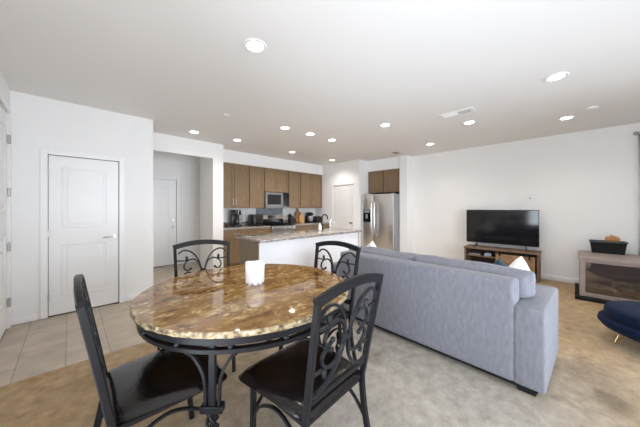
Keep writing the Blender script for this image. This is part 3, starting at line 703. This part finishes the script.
MB().tube([(0, 0, 0.11), (0, 0, 0.14), (0, -0.04, 0.142)], 0.006, 8).build('pump', M['chrome'], r)

# ------------------------------------------------------------------ fridge
r = thing('refrigerator', 'stainless side-by-side fridge with a door dispenser in the alcove', 'refrigerator')
MB().box(5.95, 6.72, 3.285, 4.265, 0.03, 1.74, 0.006, 1).build('body', M['steel_side'], r)
MB().box(5.95, 6.70, 3.30, 4.25, 0.0, 0.03).build('toe_grille', M['blackmatte'], r)
ld = MB().box(5.87, 5.945, 3.855, 4.265, 0.06, 1.745, 0.012, 2).build('freezer_door', M['steel'], r)
rd = MB().box(5.87, 5.945, 3.285, 3.845, 0.06, 1.745, 0.012, 2).build('fridge_door', M['steel'], r)
for par, yy in ((ld, 3.90), (rd, 3.80)):
    MB().tube(catmull([(5.87, yy, 0.62), (5.815, yy, 0.70), (5.805, yy, 1.05), (5.815, yy, 1.45), (5.87, yy, 1.53)], 6), 0.012, 10, (0, 1, 0)).build('handle', M['chrome'], par)
dp = MB().box(5.862, 5.875, 3.96, 4.20, 0.98, 1.33, 0.004, 1).build('dispenser', M['blackglass'], ld)
MB().box(5.858, 5.864, 3.985, 4.175, 1.24, 1.315, 0.002, 1).build('dispenser_panel', M['grey_plastic'], dp)
MB().box(5.85, 5.866, 4.05, 4.11, 1.08, 1.2, 0.003, 1).build('dispenser_lever', M['grey_plastic'], dp)
MB().box(5.96, 6.04, 3.30, 3.40, 1.74, 1.765, 0.004, 1).build('hinge_cover', M['steel_side'], r)
MB().box(5.96, 6.04, 4.15, 4.25, 1.74, 1.765, 0.004, 1).build('hinge_cover', M['steel_side'], r)

# ------------------------------------------------------------------ television and stand
r = thing('tv_stand', 'rustic wood stand with a sliding barn door under the television', 'tv stand')
x0, x1, y0, y1, zt = 6.10, 6.48, 0.47, 1.70, 0.54
MB().box(x0 - 0.015, x1, y0 - 0.01, y1 + 0.01, zt - 0.035, zt, 0.004, 1).build('top', M['rustic'], r)
for yy in (y0, y1 - 0.03): MB().box(x0, x1, yy, yy + 0.03, 0.0, zt - 0.035, 0.003, 1).build('side_panel', M['rustic'], r)
MB().box(x0 + 0.02, x1, 1.10, 1.13, 0.06, zt - 0.035, 0.002, 1).build('divider', M['rustic'], r)
MB().box(x1 - 0.012, x1 - 0.002, y0 + 0.03, y1 - 0.03, 0.06, zt - 0.035).build('back_panel', M['cabin'], r)
MB().box(x0 + 0.01, x1, y0 + 0.03, y1 - 0.03, 0.05, 0.08, 0.002, 1).build('bottom_shelf', M['rustic'], r)
MB().box(x0 + 0.02, x1 - 0.012, 1.13, y1 - 0.03, 0.345, 0.368, 0.002, 1).build('shelf', M['rustic'], r)
dr_ = MB().box(x0 - 0.03, x0 - 0.012, 0.52, 1.13, 0.065, 0.455, 0.003, 1)
for k in range(5): dr_.box(x0 - 0.0315, x0 - 0.0295, 0.52 + 0.118 * k + 0.115, 0.52 + 0.118 * k + 0.118, 0.07, 0.45)
dr_ = dr_.build('barn_door', M['rustic_door'], r)
b = MB()
for (ya, za, yb, zb) in ((0.54, 0.09, 1.11, 0.43),): b.rect([(x0 - 0.036, ya, za), (x0 - 0.036, yb, zb)], 0.05, 0.012, (1, 0, 0))
b.build('brace', M['rustic_door'], dr_)
for yy in (0.60, 1.06): MB().box(x0 - 0.045, x0 - 0.03, yy - 0.012, yy + 0.012, 0.41, 0.485, 0.002, 1).tube([(x0 - 0.045, yy, 0.487), (x0 - 0.02, yy, 0.487)], 0.02, 12, (0, 0, 1)).build('roller', M['blackmatte'], dr_)
MB().box(x0 - 0.026, x0 - 0.016, 0.48, 1.69, 0.470, 0.482, 0.001, 1).build('rail', M['blackmatte'], r)
tag(MB().box(6.17, 6.40, 1.42, 1.64, 0.369, 0.40, 0.004, 1).box(6.168, 6.171, 1.45, 1.50, 0.378, 0.39).build('media_player', mat('silver_plastic', (0.35, 0.35, 0.36), 0.4)), 'flat grey media player on the open shelf under the television', 'media player')
tag(MB().box(6.17, 6.36, 1.22, 1.345, 0.369, 0.43, 0.006, 1).build('shelf_box', M['towel']), 'small pale blue box on the open shelf of the stand', 'box')
r = thing('television', 'large black flat television standing on the rustic wood stand', 'television', (6.30, 1.095, 0.54), 0)
MB().box(-0.012, 0.03, -0.615, 0.615, 0.085, 0.79, 0.006, 2).box(0.03, 0.07, -0.35, 0.35, 0.14, 0.55, 0.02, 2).build('cabinet', M['black'], r)
MB().box(-0.0145, -0.011, -0.607, 0.607, 0.105, 0.782, 0.001, 1).build('screen', M['screen'], r)
for s in (-0.42, 0.42):
    MB().rect([(0.0, s, 0.09), (-0.01, s, 0.045), (-0.11, s * 1.02, 0.016)], 0.025, 0.012, (0, 1, 0)).rect([(0.0, s, 0.06), (0.10, s, 0.014)], 0.025, 0.012, (0, 1, 0)).build('foot', M['black'], r)

# ------------------------------------------------------------------ electric fireplace
r = thing('fireplace', 'taupe electric fireplace cabinet with a glass front at far right', 'fireplace')
x0, x1, y0, y1, zt = 5.50, 6.36, -0.79, -0.045, 0.63
MB().box(x0 - 0.10, x1 + 0.005, y0 - 0.04, y1 + 0.05, 0, 0.045, 0.004, 1).build('hearth_base', M['blackmatte'], r)
MB().box(x0 - 0.015, x1, y0 - 0.015, y1 + 0.015, zt - 0.04, zt, 0.004, 1).build('mantel_top', M['mantel'], r)
for yy in (y0, y1 - 0.06): MB().box(x0, x0 + 0.04, yy, yy + 0.06, 0.045, zt - 0.04, 0.003, 1).build('stile', M['mantel'], r)
MB().box(x0, x0 + 0.04, y0 + 0.06, y1 - 0.06, 0.045, 0.105, 0.003, 1).build('lower_rail', M['mantel'], r)
MB().box(x0, x0 + 0.04, y0 + 0.06, y1 - 0.06, zt - 0.075, zt - 0.04, 0.003, 1).build('upper_rail', M['mantel'], r)
for yy in (y0, y1 - 0.02): MB().box(x0 + 0.04, x1, yy, yy + 0.02, 0.045, zt - 0.04).build('side_panel', M['mantel'], r)
MB().box(x0 + 0.34, x0 + 0.36, y0 + 0.02, y1 - 0.02, 0.045, zt - 0.04).build('firebox_back', M['backdrop'], r)
MB().box(x0 + 0.01, x0 + 0.015, y0 + 0.055, y1 - 0.055, 0.10, zt - 0.07).build('glass_front', M['fireglass'], r)
eb = MB(); nn = 18
g = [[eb.bm.verts.new((x0 + 0.05 + 0.28 * i / nn, y0 + 0.03 + (y1 - y0 - 0.06) * j / nn, 0.11 + 0.06 * math.sin(PI * i / nn) * math.sin(PI * j / nn) + 0.03 * noise.noise((i * 0.7, j * 0.7, 1)))) for j in range(nn + 1)] for i in range(nn + 1)]
for i in range(nn):
    for j in range(nn): eb.bm.faces.new((g[i][j], g[i + 1][j], g[i + 1][j + 1], g[i][j + 1]))
eb.build('ember_bed', M['ember'], r)
for (ya, yb, xa, xb, zz) in ((-0.60, -0.20, 5.66, 5.70, 0.20), (-0.42, -0.22, 5.60, 5.68, 0.165), (-0.56, -0.36, 5.74, 5.62, 0.25)):
    MB().tube(catmull([(xa, ya, zz), ((xa + xb) / 2 + 0.01, (ya + yb) / 2, zz + 0.015), (xb, yb, zz - 0.01)], 5), 0.032, 12).build('log', M['log'], r)
r = thing('planter_box', 'black trough standing on top of the electric fireplace', 'planter', (6.25, -0.37, 0.6305))
def trough(mb, hx, hy, fx, fy, z0, z1, t=0.012):
    o0 = [(-hx, -hy), (hx, -hy), (hx, hy), (-hx, hy)]; o1 = [(-fx, -fy), (fx, -fy), (fx, fy), (-fx, fy)]
    V = lambda pts, z, k=0: [mb.bm.verts.new((x - math.copysign(k, x), y - math.copysign(k, y), z)) for x, y in pts]
    a, b_, c, d = V(o0, z0), V(o1, z1), V(o1, z1, t), V(o0, z0 + t, t)
    for A, B in ((a, b_), (b_, c), (c, d)):
        for i in range(4): mb.bm.faces.new((A[i], A[(i + 1) % 4], B[(i + 1) % 4], B[i]))
    mb.bm.faces.new(a[::-1]); mb.bm.faces.new(d); return mb
trough(MB(), 0.07, 0.175, 0.09, 0.20, 0, 0.195).build('trough', M['blackmatte'], r)
MB().box(-0.10, -0.078, -0.21, 0.21, 0.178, 0.20, 0.004, 1).box(0.078, 0.10, -0.21, 0.21, 0.178, 0.20, 0.004, 1).box(-0.10, 0.10, -0.21, -0.19, 0.178, 0.20, 0.004, 1).box(-0.10, 0.10, 0.19, 0.21, 0.178, 0.20, 0.004, 1).build('rim', M['black'], r)
MB().box(-0.07, 0.07, -0.17, 0.17, 0.12, 0.165).build('filling', M['blackmatte'], r)
r = thing('dried_gourd', 'orange-brown lumpy gourd resting in the black trough', 'decoration', (6.25, -0.42, 0.7965))
b = MB()
for i, (y, z, q) in enumerate(((0.0, 0.05, 0.06), (0.055, 0.04, 0.045), (-0.055, 0.042, 0.048))): pass
b.lathe([(0, 0), (0.04, 0.005), (0.062, 0.035), (0.066, 0.07), (0.055, 0.105), (0.02, 0.12), (0, 0.116)], 20, sy=1.25)
for v_ in b.bm.verts: v_.co += Vector((1, 1, 0.6)) * 0.012 * noise.noise(v_.co * 40)
b.build('gourd', M['gourd'], r)
MB().tube(catmull([(0, 0, 0.11), (0.005, 0.01, 0.125), (0.012, 0.02, 0.135)], 4), 0.007, 8).build('stem', M['board_dark'], r)

# ------------------------------------------------------------------ navy ottoman
r = thing('ottoman', 'navy velvet round seat on brass hairpin legs at right edge', 'ottoman', (4.03, -0.62, 0))
MB().lathe([(0, 0.095), (0.22, 0.10), (0.34, 0.12), (0.425, 0.16), (0.457, 0.20), (0.448, 0.235), (0.41, 0.258), (0, 0.258)], 56).build('seat_base', M['velvet'], r)
MB().lathe([(0.10, 0.256), (0.395, 0.255), (0.41, 0.275), (0.41, 0.32), (0.398, 0.345), (0.37, 0.358), (0.20, 0.362), (0, 0.362)], 56).build('cushion', M['velvet'], r)
MB().lathe([(0.412 + 0.006 * math.cos(2 * PI * k / 10), 0.256 + 0.006 * math.sin(2 * PI * k / 10)) for k in range(10)], 56, closed=True).build('piping', M['velvet'], r)
for k in range(4):
    a = PI * 0.62 + k * PI / 2
    c, s = math.cos(a), math.sin(a)
    MB().tube([(0.31 * c - 0.04 * s, 0.31 * s + 0.04 * c, 0.13), (0.37 * c, 0.37 * s, 0.0048), (0.31 * c + 0.04 * s, 0.31 * s - 0.04 * c, 0.13)], 0.0045, 8).build('leg', M['gold'], r)

# ------------------------------------------------------------------ sofa (local: x = depth from the back, y = along the back from the right end)
SR = -0.045
sofa = thing('sofa', 'long grey fabric sofa with its back towards the dining table', 'sofa', (2.36, 0.145, 0), SR)
L_, D_ = 2.16, 0.83
MB().box(0.02, D_ - 0.03, 0.02, L_ - 0.02, 0.048, 0.34, 0.02, 2).build('base_frame', M['sofa'], sofa)
MB().box(0.0, 0.20, 0.175, L_ - 0.175, 0.05, 0.815, 0.035, 4).build('backrest', M['sofa'], sofa)
for a, b_ in ((0.0, 0.185), (L_ - 0.185, L_)):
    MB().box(0.006, D_, a, b_, 0.05, 0.64, 0.022, 3).build('arm', M['sofa'], sofa)
for k in range(2):
    a = 0.19 + k * (L_ - 0.38) / 2
    MB().box(0.21, D_ - 0.005, a + 0.004, a + (L_ - 0.38) / 2 - 0.004, 0.335, 0.475, 0.04, 4).build('seat_cushion', M['sofa'], sofa)
def back_cushion(a, b_, over_lo, over_hi, seed):
    # a T-shaped loose cushion whose ear rests on the arm
    lo = a - (0.075 if over_lo else 0.0); hi = b_ + (0.075 if over_hi else 0)
    p = []
    p += [(a, 0.485)] if not over_lo else [(a, 0.485)]
    p += [(b_, 0.485)]
    if over_hi: p += [(b_, 0.652), (hi, 0.652)]
    p += [(hi, 0.90), (lo, 0.90)]
    if over_lo: p += [(lo, 0.652), (a, 0.652)]
    bm_ = MB()
    y0_, y1_ = min(q[0] for q in p), max(q[0] for q in p)
    ny, nz, nx = 26, 12, 6
    # closed box grid shaped into the outline
    def P(i, j, k):
        u = i / ny; v_ = j / nz; t = k / nx
        z = 0.485 + (0.835 - 0.485) * v_
        ylo, yhi = (lo, hi) if z > 0.652 else (a, b_)
        y = ylo + (yhi - ylo) * u
        e = (max(0.0, 1 - abs(2 * u - 1) ** 6) * max(0.0, 1 - abs(2 * v_ - 1) ** 5)) ** 0.4
        x = 0.30 + (t - 0.5) * (0.10 + 0.13 * e)
        zt = 1 - abs(2 * t - 1) ** 3
        z += (0.022 * zt if j == nz else 0) + 0.018 * math.sin(PI * u) * v_ + 0.014 * noise.noise((y * 4, seed, t)) * v_
        y += (0.02 * zt * (-1 if i == 0 else 1)) if i in (0, ny) else 0
        return Vector((x + 0.012 * noise.noise((y * 5, z * 5, seed)), y, z))
    vv = {}
    def V(i, j, k):
        if (i, j, k) not in vv: vv[(i, j, k)] = bm_.bm.verts.new(P(i, j, k))
        return vv[(i, j, k)]
    for j in range(nz):
        for i in range(ny):
            for k in (0, nx): bm_.bm.faces.new((V(i, j, k), V(i + 1, j, k), V(i + 1, j + 1, k), V(i, j + 1, k)))
        for k in range(nx):
            for i in (0, ny): bm_.bm.faces.new((V(i, j, k), V(i, j + 1, k), V(i, j + 1, k + 1), V(i, j, k + 1)))
    for i in range(ny):
        for k in range(nx):
            for j in (0, nz): bm_.bm.faces.new((V(i, j, k), V(i + 1, j, k), V(i + 1, j, k + 1), V(i, j, k + 1)))
    o = bm_.build('back_cushion', M['sofa'], sofa, ang=80, subsurf=1)
    q = MB()
    for xx in (0.245, 0.36):
        q.tube([(xx, lo - 0.012, 0.66), (xx, lo - 0.015, 0.80), (xx, lo + 0.01, 0.885), (xx, lo + 0.06, 0.907)], 0.005, 6, (1, 0, 0))
    return o
back_cushion(0.19, 1.10, True, False, 2.0)
back_cushion(1.105, L_ - 0.19, False, True, 5.0)
for xx, yy in ((0.035, 0.06), (0.035, L_ - 0.16), (D_ - 0.13, 0.06), (D_ - 0.13, L_ - 0.16)):
    b = MB(); b.prism([(yy - 0.02, 0.052), (yy + 0.13, 0.052), (yy + 0.10, 0.0), (yy + 0.0, 0.0)], 'x', xx, xx + 0.08)
    b.build('foot', M['blackmatte'], sofa)
MB().box(0.03, D_ - 0.03, 0.16, L_ - 0.16, 0.028, 0.05).build('dark_underside', M['blackmatte'], sofa)  # black slab set low to draw the shade line under the sofa
def pillow(label, loc, phi, lean, m_, w_=0.42, t=0.15, yaw=0.0):
    o = MB().cushion(w_, w_, t, 0.10, 14).build('throw_pillow', m_, None, ang=80, subsurf=1)
    o.location = loc
    o.rotation_euler = (Matrix.Rotation(yaw, 3, 'Z') @ Matrix.Rotation(lean, 3, 'Y') @ Matrix.Rotation(-PI / 2, 3, 'Z') @ Matrix.Rotation(phi, 3, 'Y')).to_euler()
    tag(o, label, 'pillow'); return o
pillow('white pillow leaning at the right end of the sofa', (3.0, 0.385, 0.70), math.radians(-40), -0.10, M['pillow'], 0.335, 0.13, math.radians(60))
pillow('white pillow tip showing above the left end of the sofa back', (2.94, 1.975, 0.712), math.radians(-34), -0.12, M['pillow'], 0.335, 0.12)
pillow('dark teal pillow tip showing above the right sofa cushion', (3.16, 0.55, 0.675), math.radians(-45), -0.12, M['teal'], 0.275, 0.10)

# ------------------------------------------------------------------ dining table
TX, TY, TR = 0.968, 1.721, 0.731
tb = thing('dining_table', 'round brown granite dining table on a black iron base', 'table', (TX, TY, 0))
b = MB(); n = 180; prof = [(0.0, 0.790), (0.25, 0.790), (0.55, 0.790), (0.710, 0.790), (0.7255, 0.790), (0.730, 0.785), (0.731, 0.776), (0.729, 0.768), (0.727, 0.760), (0.718, 0.755), (0.4, 0.755), (0.0, 0.755)]
b.lathe(prof, n)
for v_ in b.bm.verts:
    rr = math.hypot(v_.co.x, v_.co.y)
    if rr > 0.715:
        d = 0.006 * noise.noise((v_.co.x * 22, v_.co.y * 22, v_.co.z * 70)) + 0.004 * noise.noise((v_.co.x * 60, v_.co.y * 60, v_.co.z * 160))
        k = 1 if v_.co.z < 0.787 else 0.5
        v_.co.x *= 1 + d * k / rr; v_.co.y *= 1 + d * k / rr
b.bm.faces.ensure_lookup_table()
for f in b.bm.faces:
    c = f.calc_center_median()
    if math.hypot(c.x, c.y) > 0.719 and c.z < 0.7885: f.material_index = 1
b.build('tabletop', [M['granite'], M['granite_edge']], tb, ang=22)
def ring(r0, r1, z0, z1): return MB().lathe([(r0, z0), (r1 - 0.002, z0), (r1, z0 + 0.002), (r1, z1 - 0.002), (r1 - 0.002, z1), (r0, z1)], 120, closed=True)
ring(0.69, 0.708, 0.715, 0.755).build('upper_ring', M['iron'], tb)
ring(0.665, 0.698, 0.667, 0.690).build('lower_ring', M['iron'], tb)
for k in range(16):
    a = 2 * PI * (k + 0.35) / 16
    MB().ball((0.692 * math.cos(a), 0.692 * math.sin(a), 0.7025), 0.0145, 10).build('ring_ball', M['blueiron'], tb)
for a in (PI / 4, 3 * PI / 4):
    c, s = math.cos(a), math.sin(a)
    MB().rect([(-0.695 * c, -0.695 * s, 0.742), (0.695 * c, 0.695 * s, 0.742)], 0.04, 0.02, (0, 0, 1)).build('support_bar', M['iron'], tb)
for k in range(4):
    a = PI / 4 + k * PI / 2; c, s = math.cos(a), math.sin(a); R_ = 0.670
    def Q(rad, t, z): return (rad * c - t * s, rad * s + t * c, z)
    ref = (c, s, 0)
    lg = MB().rect([Q(R_, 0, 0.735), Q(R_, 0, 0.40)], 0.034, 0.026, ref)
    lg.rect([Q(R_, 0, 0.255), Q(R_, 0, 0.03)], 0.030, 0.030, ref)
    lg.lathe([(0, 0), (0.028, 0), (0.030, 0.012), (0.018, 0.035), (0, 0.035)], 16, Q(R_, 0, 0))
    lg = lg.build('leg', M['iron'], tb)
    for sg in (1, -1):
        MB().rect(catmull([Q(R_ + 0.01, sg * 0.125, 0.672), Q(R_, sg * 0.09, 0.640), Q(R_, sg * 0.052, 0.575), Q(R_, sg * 0.036, 0.51), Q(R_, sg * 0.033, 0.40)], 6), 0.014, 0.022, ref).build('arched_bar', M['iron'], lg)
    pl_ = MB().box(-0.055, 0.055, -0.024, 0.024, -0.018, 0.018, 0.004, 1)
    pl = pl_.build('leg_plate', M['iron'], lg); pl.location = Q(R_, 0, 0.395); pl.rotation_euler = (0, 0, a + PI / 2)
    bk = MB()
    for j in range(4):
        pts = []
        for i in range(17):
            t = i / 16; an = 2 * PI * j / 4 + t * PI * 1.3; rad = 0.006 + 0.022 * math.sin(PI * t)
            cx_, cy_, _ = Q(R_, 0, 0); pts.append((cx_ + rad * math.cos(an), cy_ + rad * math.sin(an), 0.375 - 0.115 * t))
        bk.tube(pts, 0.0075, 8)
    bk.build('twisted_basket', M['iron'], lg)
candle = thing('candle', 'thick white pillar candle in the middle of the granite table', 'candle', (1.02, 1.75, 0.79))
b = MB().lathe([(0, 0.012), (0.068, 0.012), (0.071, 0.016), (0.072, 0.10), (0.073, 0.155), (0.070, 0.160), (0.066, 0.155), (0.060, 0.140), (0, 0.137)], 40)
for v_ in b.bm.verts:
    if v_.co.z > 0.15: v_.co.z += 0.004 * math.sin(3 * math.atan2(v_.co.y, v_.co.x) + 1)
b.build('wax_body', M['wax'], candle, ang=60)
MB().lathe([(0, 0), (0.067, 0), (0.069, 0.004), (0.068, 0.013), (0, 0.013)], 40).build('foot', M['white_plastic'], candle)
for k in range(5):
    a = PI + PI / 4 + (k - 2) * 0.62
    o = MB().box(-0.006, 0.006, -0.004, 0.004, 0.0, 0.012, 0.001, 1).build('foot_stud', M['grey_plastic'], candle)
    o.location = (0.0685 * math.cos(a), 0.0685 * math.sin(a), 0.001); o.rotation_euler = (0, 0, a + PI / 2)
MB().tube([(0, 0, 0.136), (0, 0, 0.152)], 0.0015, 6).build('wick', M['blackmatte'], candle)

# ------------------------------------------------------------------ dining chairs
def yb(z): return -0.215 - 0.098 * (z - 0.45) / 0.55
CH = thing('dining_chair', '', 'chair', (0, 0, 0), 0, 'iron dining chairs round the table')
def seat():
    b = MB(); n = 22; g = {}
    for sd in (0, 1):
        for i in range(n + 1):
            for j in range(n + 1):
                u = -1 + 2 * i / n; v_ = -1 + 2 * j / n
                # rounded square
                k = (abs(u) ** 9 + abs(v_) ** 9) ** (1 / 9); m_ = max(abs(u), abs(v_)); q = m_ / k if k > 0 else 1
                x = u * q * (0.226 + 0.056 * (v_ + 1) / 2); y = 0.016 + v_ * q * 0.252
                ed = max(0.0, 1 - m_ ** 6)
                z = 0.470 + (0.030 * ed ** 0.22 + 0.018 * (1 - u * u) * (1 - v_ * v_) if sd else -0.026 * ed ** 0.22)
                if m_ == 1 and sd == 0: g[(0, i, j)] = None; continue
                g[(sd, i, j)] = b.bm.verts.new((x, y, z))
    for i in range(n + 1):
        for j in range(n + 1):
            if g[(0, i, j)] is None: g[(0, i, j)] = g[(1, i, j)]
    for sd in (0, 1):
        for i in range(n):
            for j in range(n): b.bm.faces.new((g[(sd, i, j)], g[(sd, i + 1, j)], g[(sd, i + 1, j + 1)], g[(sd, i, j + 1)]))
    return b.build('seat', M['leather'], CH, ang=80)
seat()
b = MB()
for p in (((-0.20, 0.19), (0.20, 0.19)), ((-0.20, -0.20), (0.20, -0.20)), ((-0.20, -0.20), (-0.20, 0.19)), ((0.20, -0.20), (0.20, 0.19))):
    b.rect([(*p[0], 0.434), (*p[1], 0.434)], 0.024, 0.024, (0, 0, 1))
b.build('seat_frame', M['iron'], CH)
for s in (-1, 1):
    MB().rect(catmull([(s * 0.205, 0.215, 0.0), (s * 0.203, 0.20, 0.2), (s * 0.203, 0.195, 0.446)], 5), 0.028, 0.028, (1, 0, 0)).build('leg', M['iron'], CH)
    MB().rect(catmull([(s * 0.205, -0.315, 0.0), (s * 0.208, -0.25, 0.22), (s * 0.216, -0.218, 0.42), (s * 0.220, yb(0.55), 0.55), (s * 0.240, yb(1.0), 1.004)], 8), 0.030, 0.026, (1, 0, 0)).build('back_post', M['iron'], CH)
    # arched side brace under the seat and lower side stretcher
    MB().rect(catmull([(s * 0.204, 0.20, 0.24), (s * 0.204, 0.13, 0.34), (s * 0.204, -0.01, 0.395), (s * 0.206, -0.15, 0.34), (s * 0.207, -0.245, 0.24)], 8), 0.012, 0.018, (1, 0, 0)).build('side_brace', M['iron'], CH)
MB().rect(catmull([(-0.20, 0.20, 0.27), (-0.12, 0.197, 0.35), (0, 0.197, 0.385), (0.12, 0.197, 0.35), (0.20, 0.20, 0.27)], 8), 0.012, 0.018, (0, 1, 0)).build('front_brace', M['iron'], CH)
# top rail: an arched flat bar
rail = [(x, yb(1.0) - 0.010 * (1 - (x / 0.240) ** 2), 1.0 + 0.035 * (1 - (x / 0.240) ** 2)) for x in [(-0.254 + 0.508 * i / 20) for i in range(21)]]
MB().rect(rail, 0.044, 0.024, (0, 1, 0)).build('top_rail', M['iron'], CH)
MB().rect([(-0.222, yb(0.545), 0.545), (0.222, yb(0.545), 0.545)], 0.026, 0.020, (0, 1, 0)).build('lower_rail', M['iron'], CH)
def P3(u, v_): return (u, yb(v_), v_)
main = [(-0.212, 0.935), (-0.165, 0.965), (-0.10, 0.945), (-0.05, 0.885), (-0.020, 0.80), (-0.018, 0.735), (-0.045, 0.655), (-0.10, 0.59), (-0.165, 0.562), (-0.215, 0.575)]
hook = [(-0.022, 0.80), (-0.045, 0.853), (-0.085, 0.878), (-0.130, 0.868), (-0.160, 0.835), (-0.160, 0.795), (-0.130, 0.778), (-0.105, 0.792)]
for s in (1, -1):
    MB().rect(catmull([P3(s * u, v_) for u, v_ in main], 7), 0.013, 0.017, (0, 1, 0)).build('scroll', M['blueiron'], CH)
    for mir in (0, 1):
        f = (lambda v_: 1.54 - v_) if mir else (lambda v_: v_)
        hk = MB().rect(catmull([P3(s * u, f(v_)) for u, v_ in hook], 7), 0.012, 0.016, (0, 1, 0))
        hk.ball(P3(s * -0.106, f(0.793)), 0.012, 10)
        hk.rect([P3(s * -0.13, f(0.868)), P3(s * -0.222, f(0.872))], 0.011, 0.014, (0, 1, 0))
        hk.build('scroll', M['blueiron'], CH)
        lf = MB(); c0 = Vector(P3(s * -0.135, f(0.872)))
        dz = -1 if mir else 1
        lf.tube([c0, c0 + Vector((s * -0.006, 0, dz * 0.018)), c0 + Vector((s * -0.004, 0, dz * 0.036))], 0.011, 8, (1, 0, 0))
        lf.build('leaf', M['blueiron'], CH)
MB().box(-0.024, 0.024, yb(0.77) - 0.013, yb(0.77) + 0.013, 0.755, 0.785, 0.004, 1).build('collar', M['blueiron'], CH)
CH.location = (0.912, 1.03, 0); CH.rotation_euler = (0, 0, 0.05)
CH['label'] = 'black iron chair in front, scroll back facing the viewer, nearest the sofa side'
dup(CH, (0.345, 1.562, 0), -PI / 2 - 0.022, 'black iron chair at left with its back seen edge-on')
dup(CH, (0.841, 2.282, 0), math.radians(163.7), 'black iron chair behind the table, before the hallway opening')
dup(CH, (1.48, 1.56, 0), math.radians(95), 'black iron chair behind the table, beside the sofa and island')
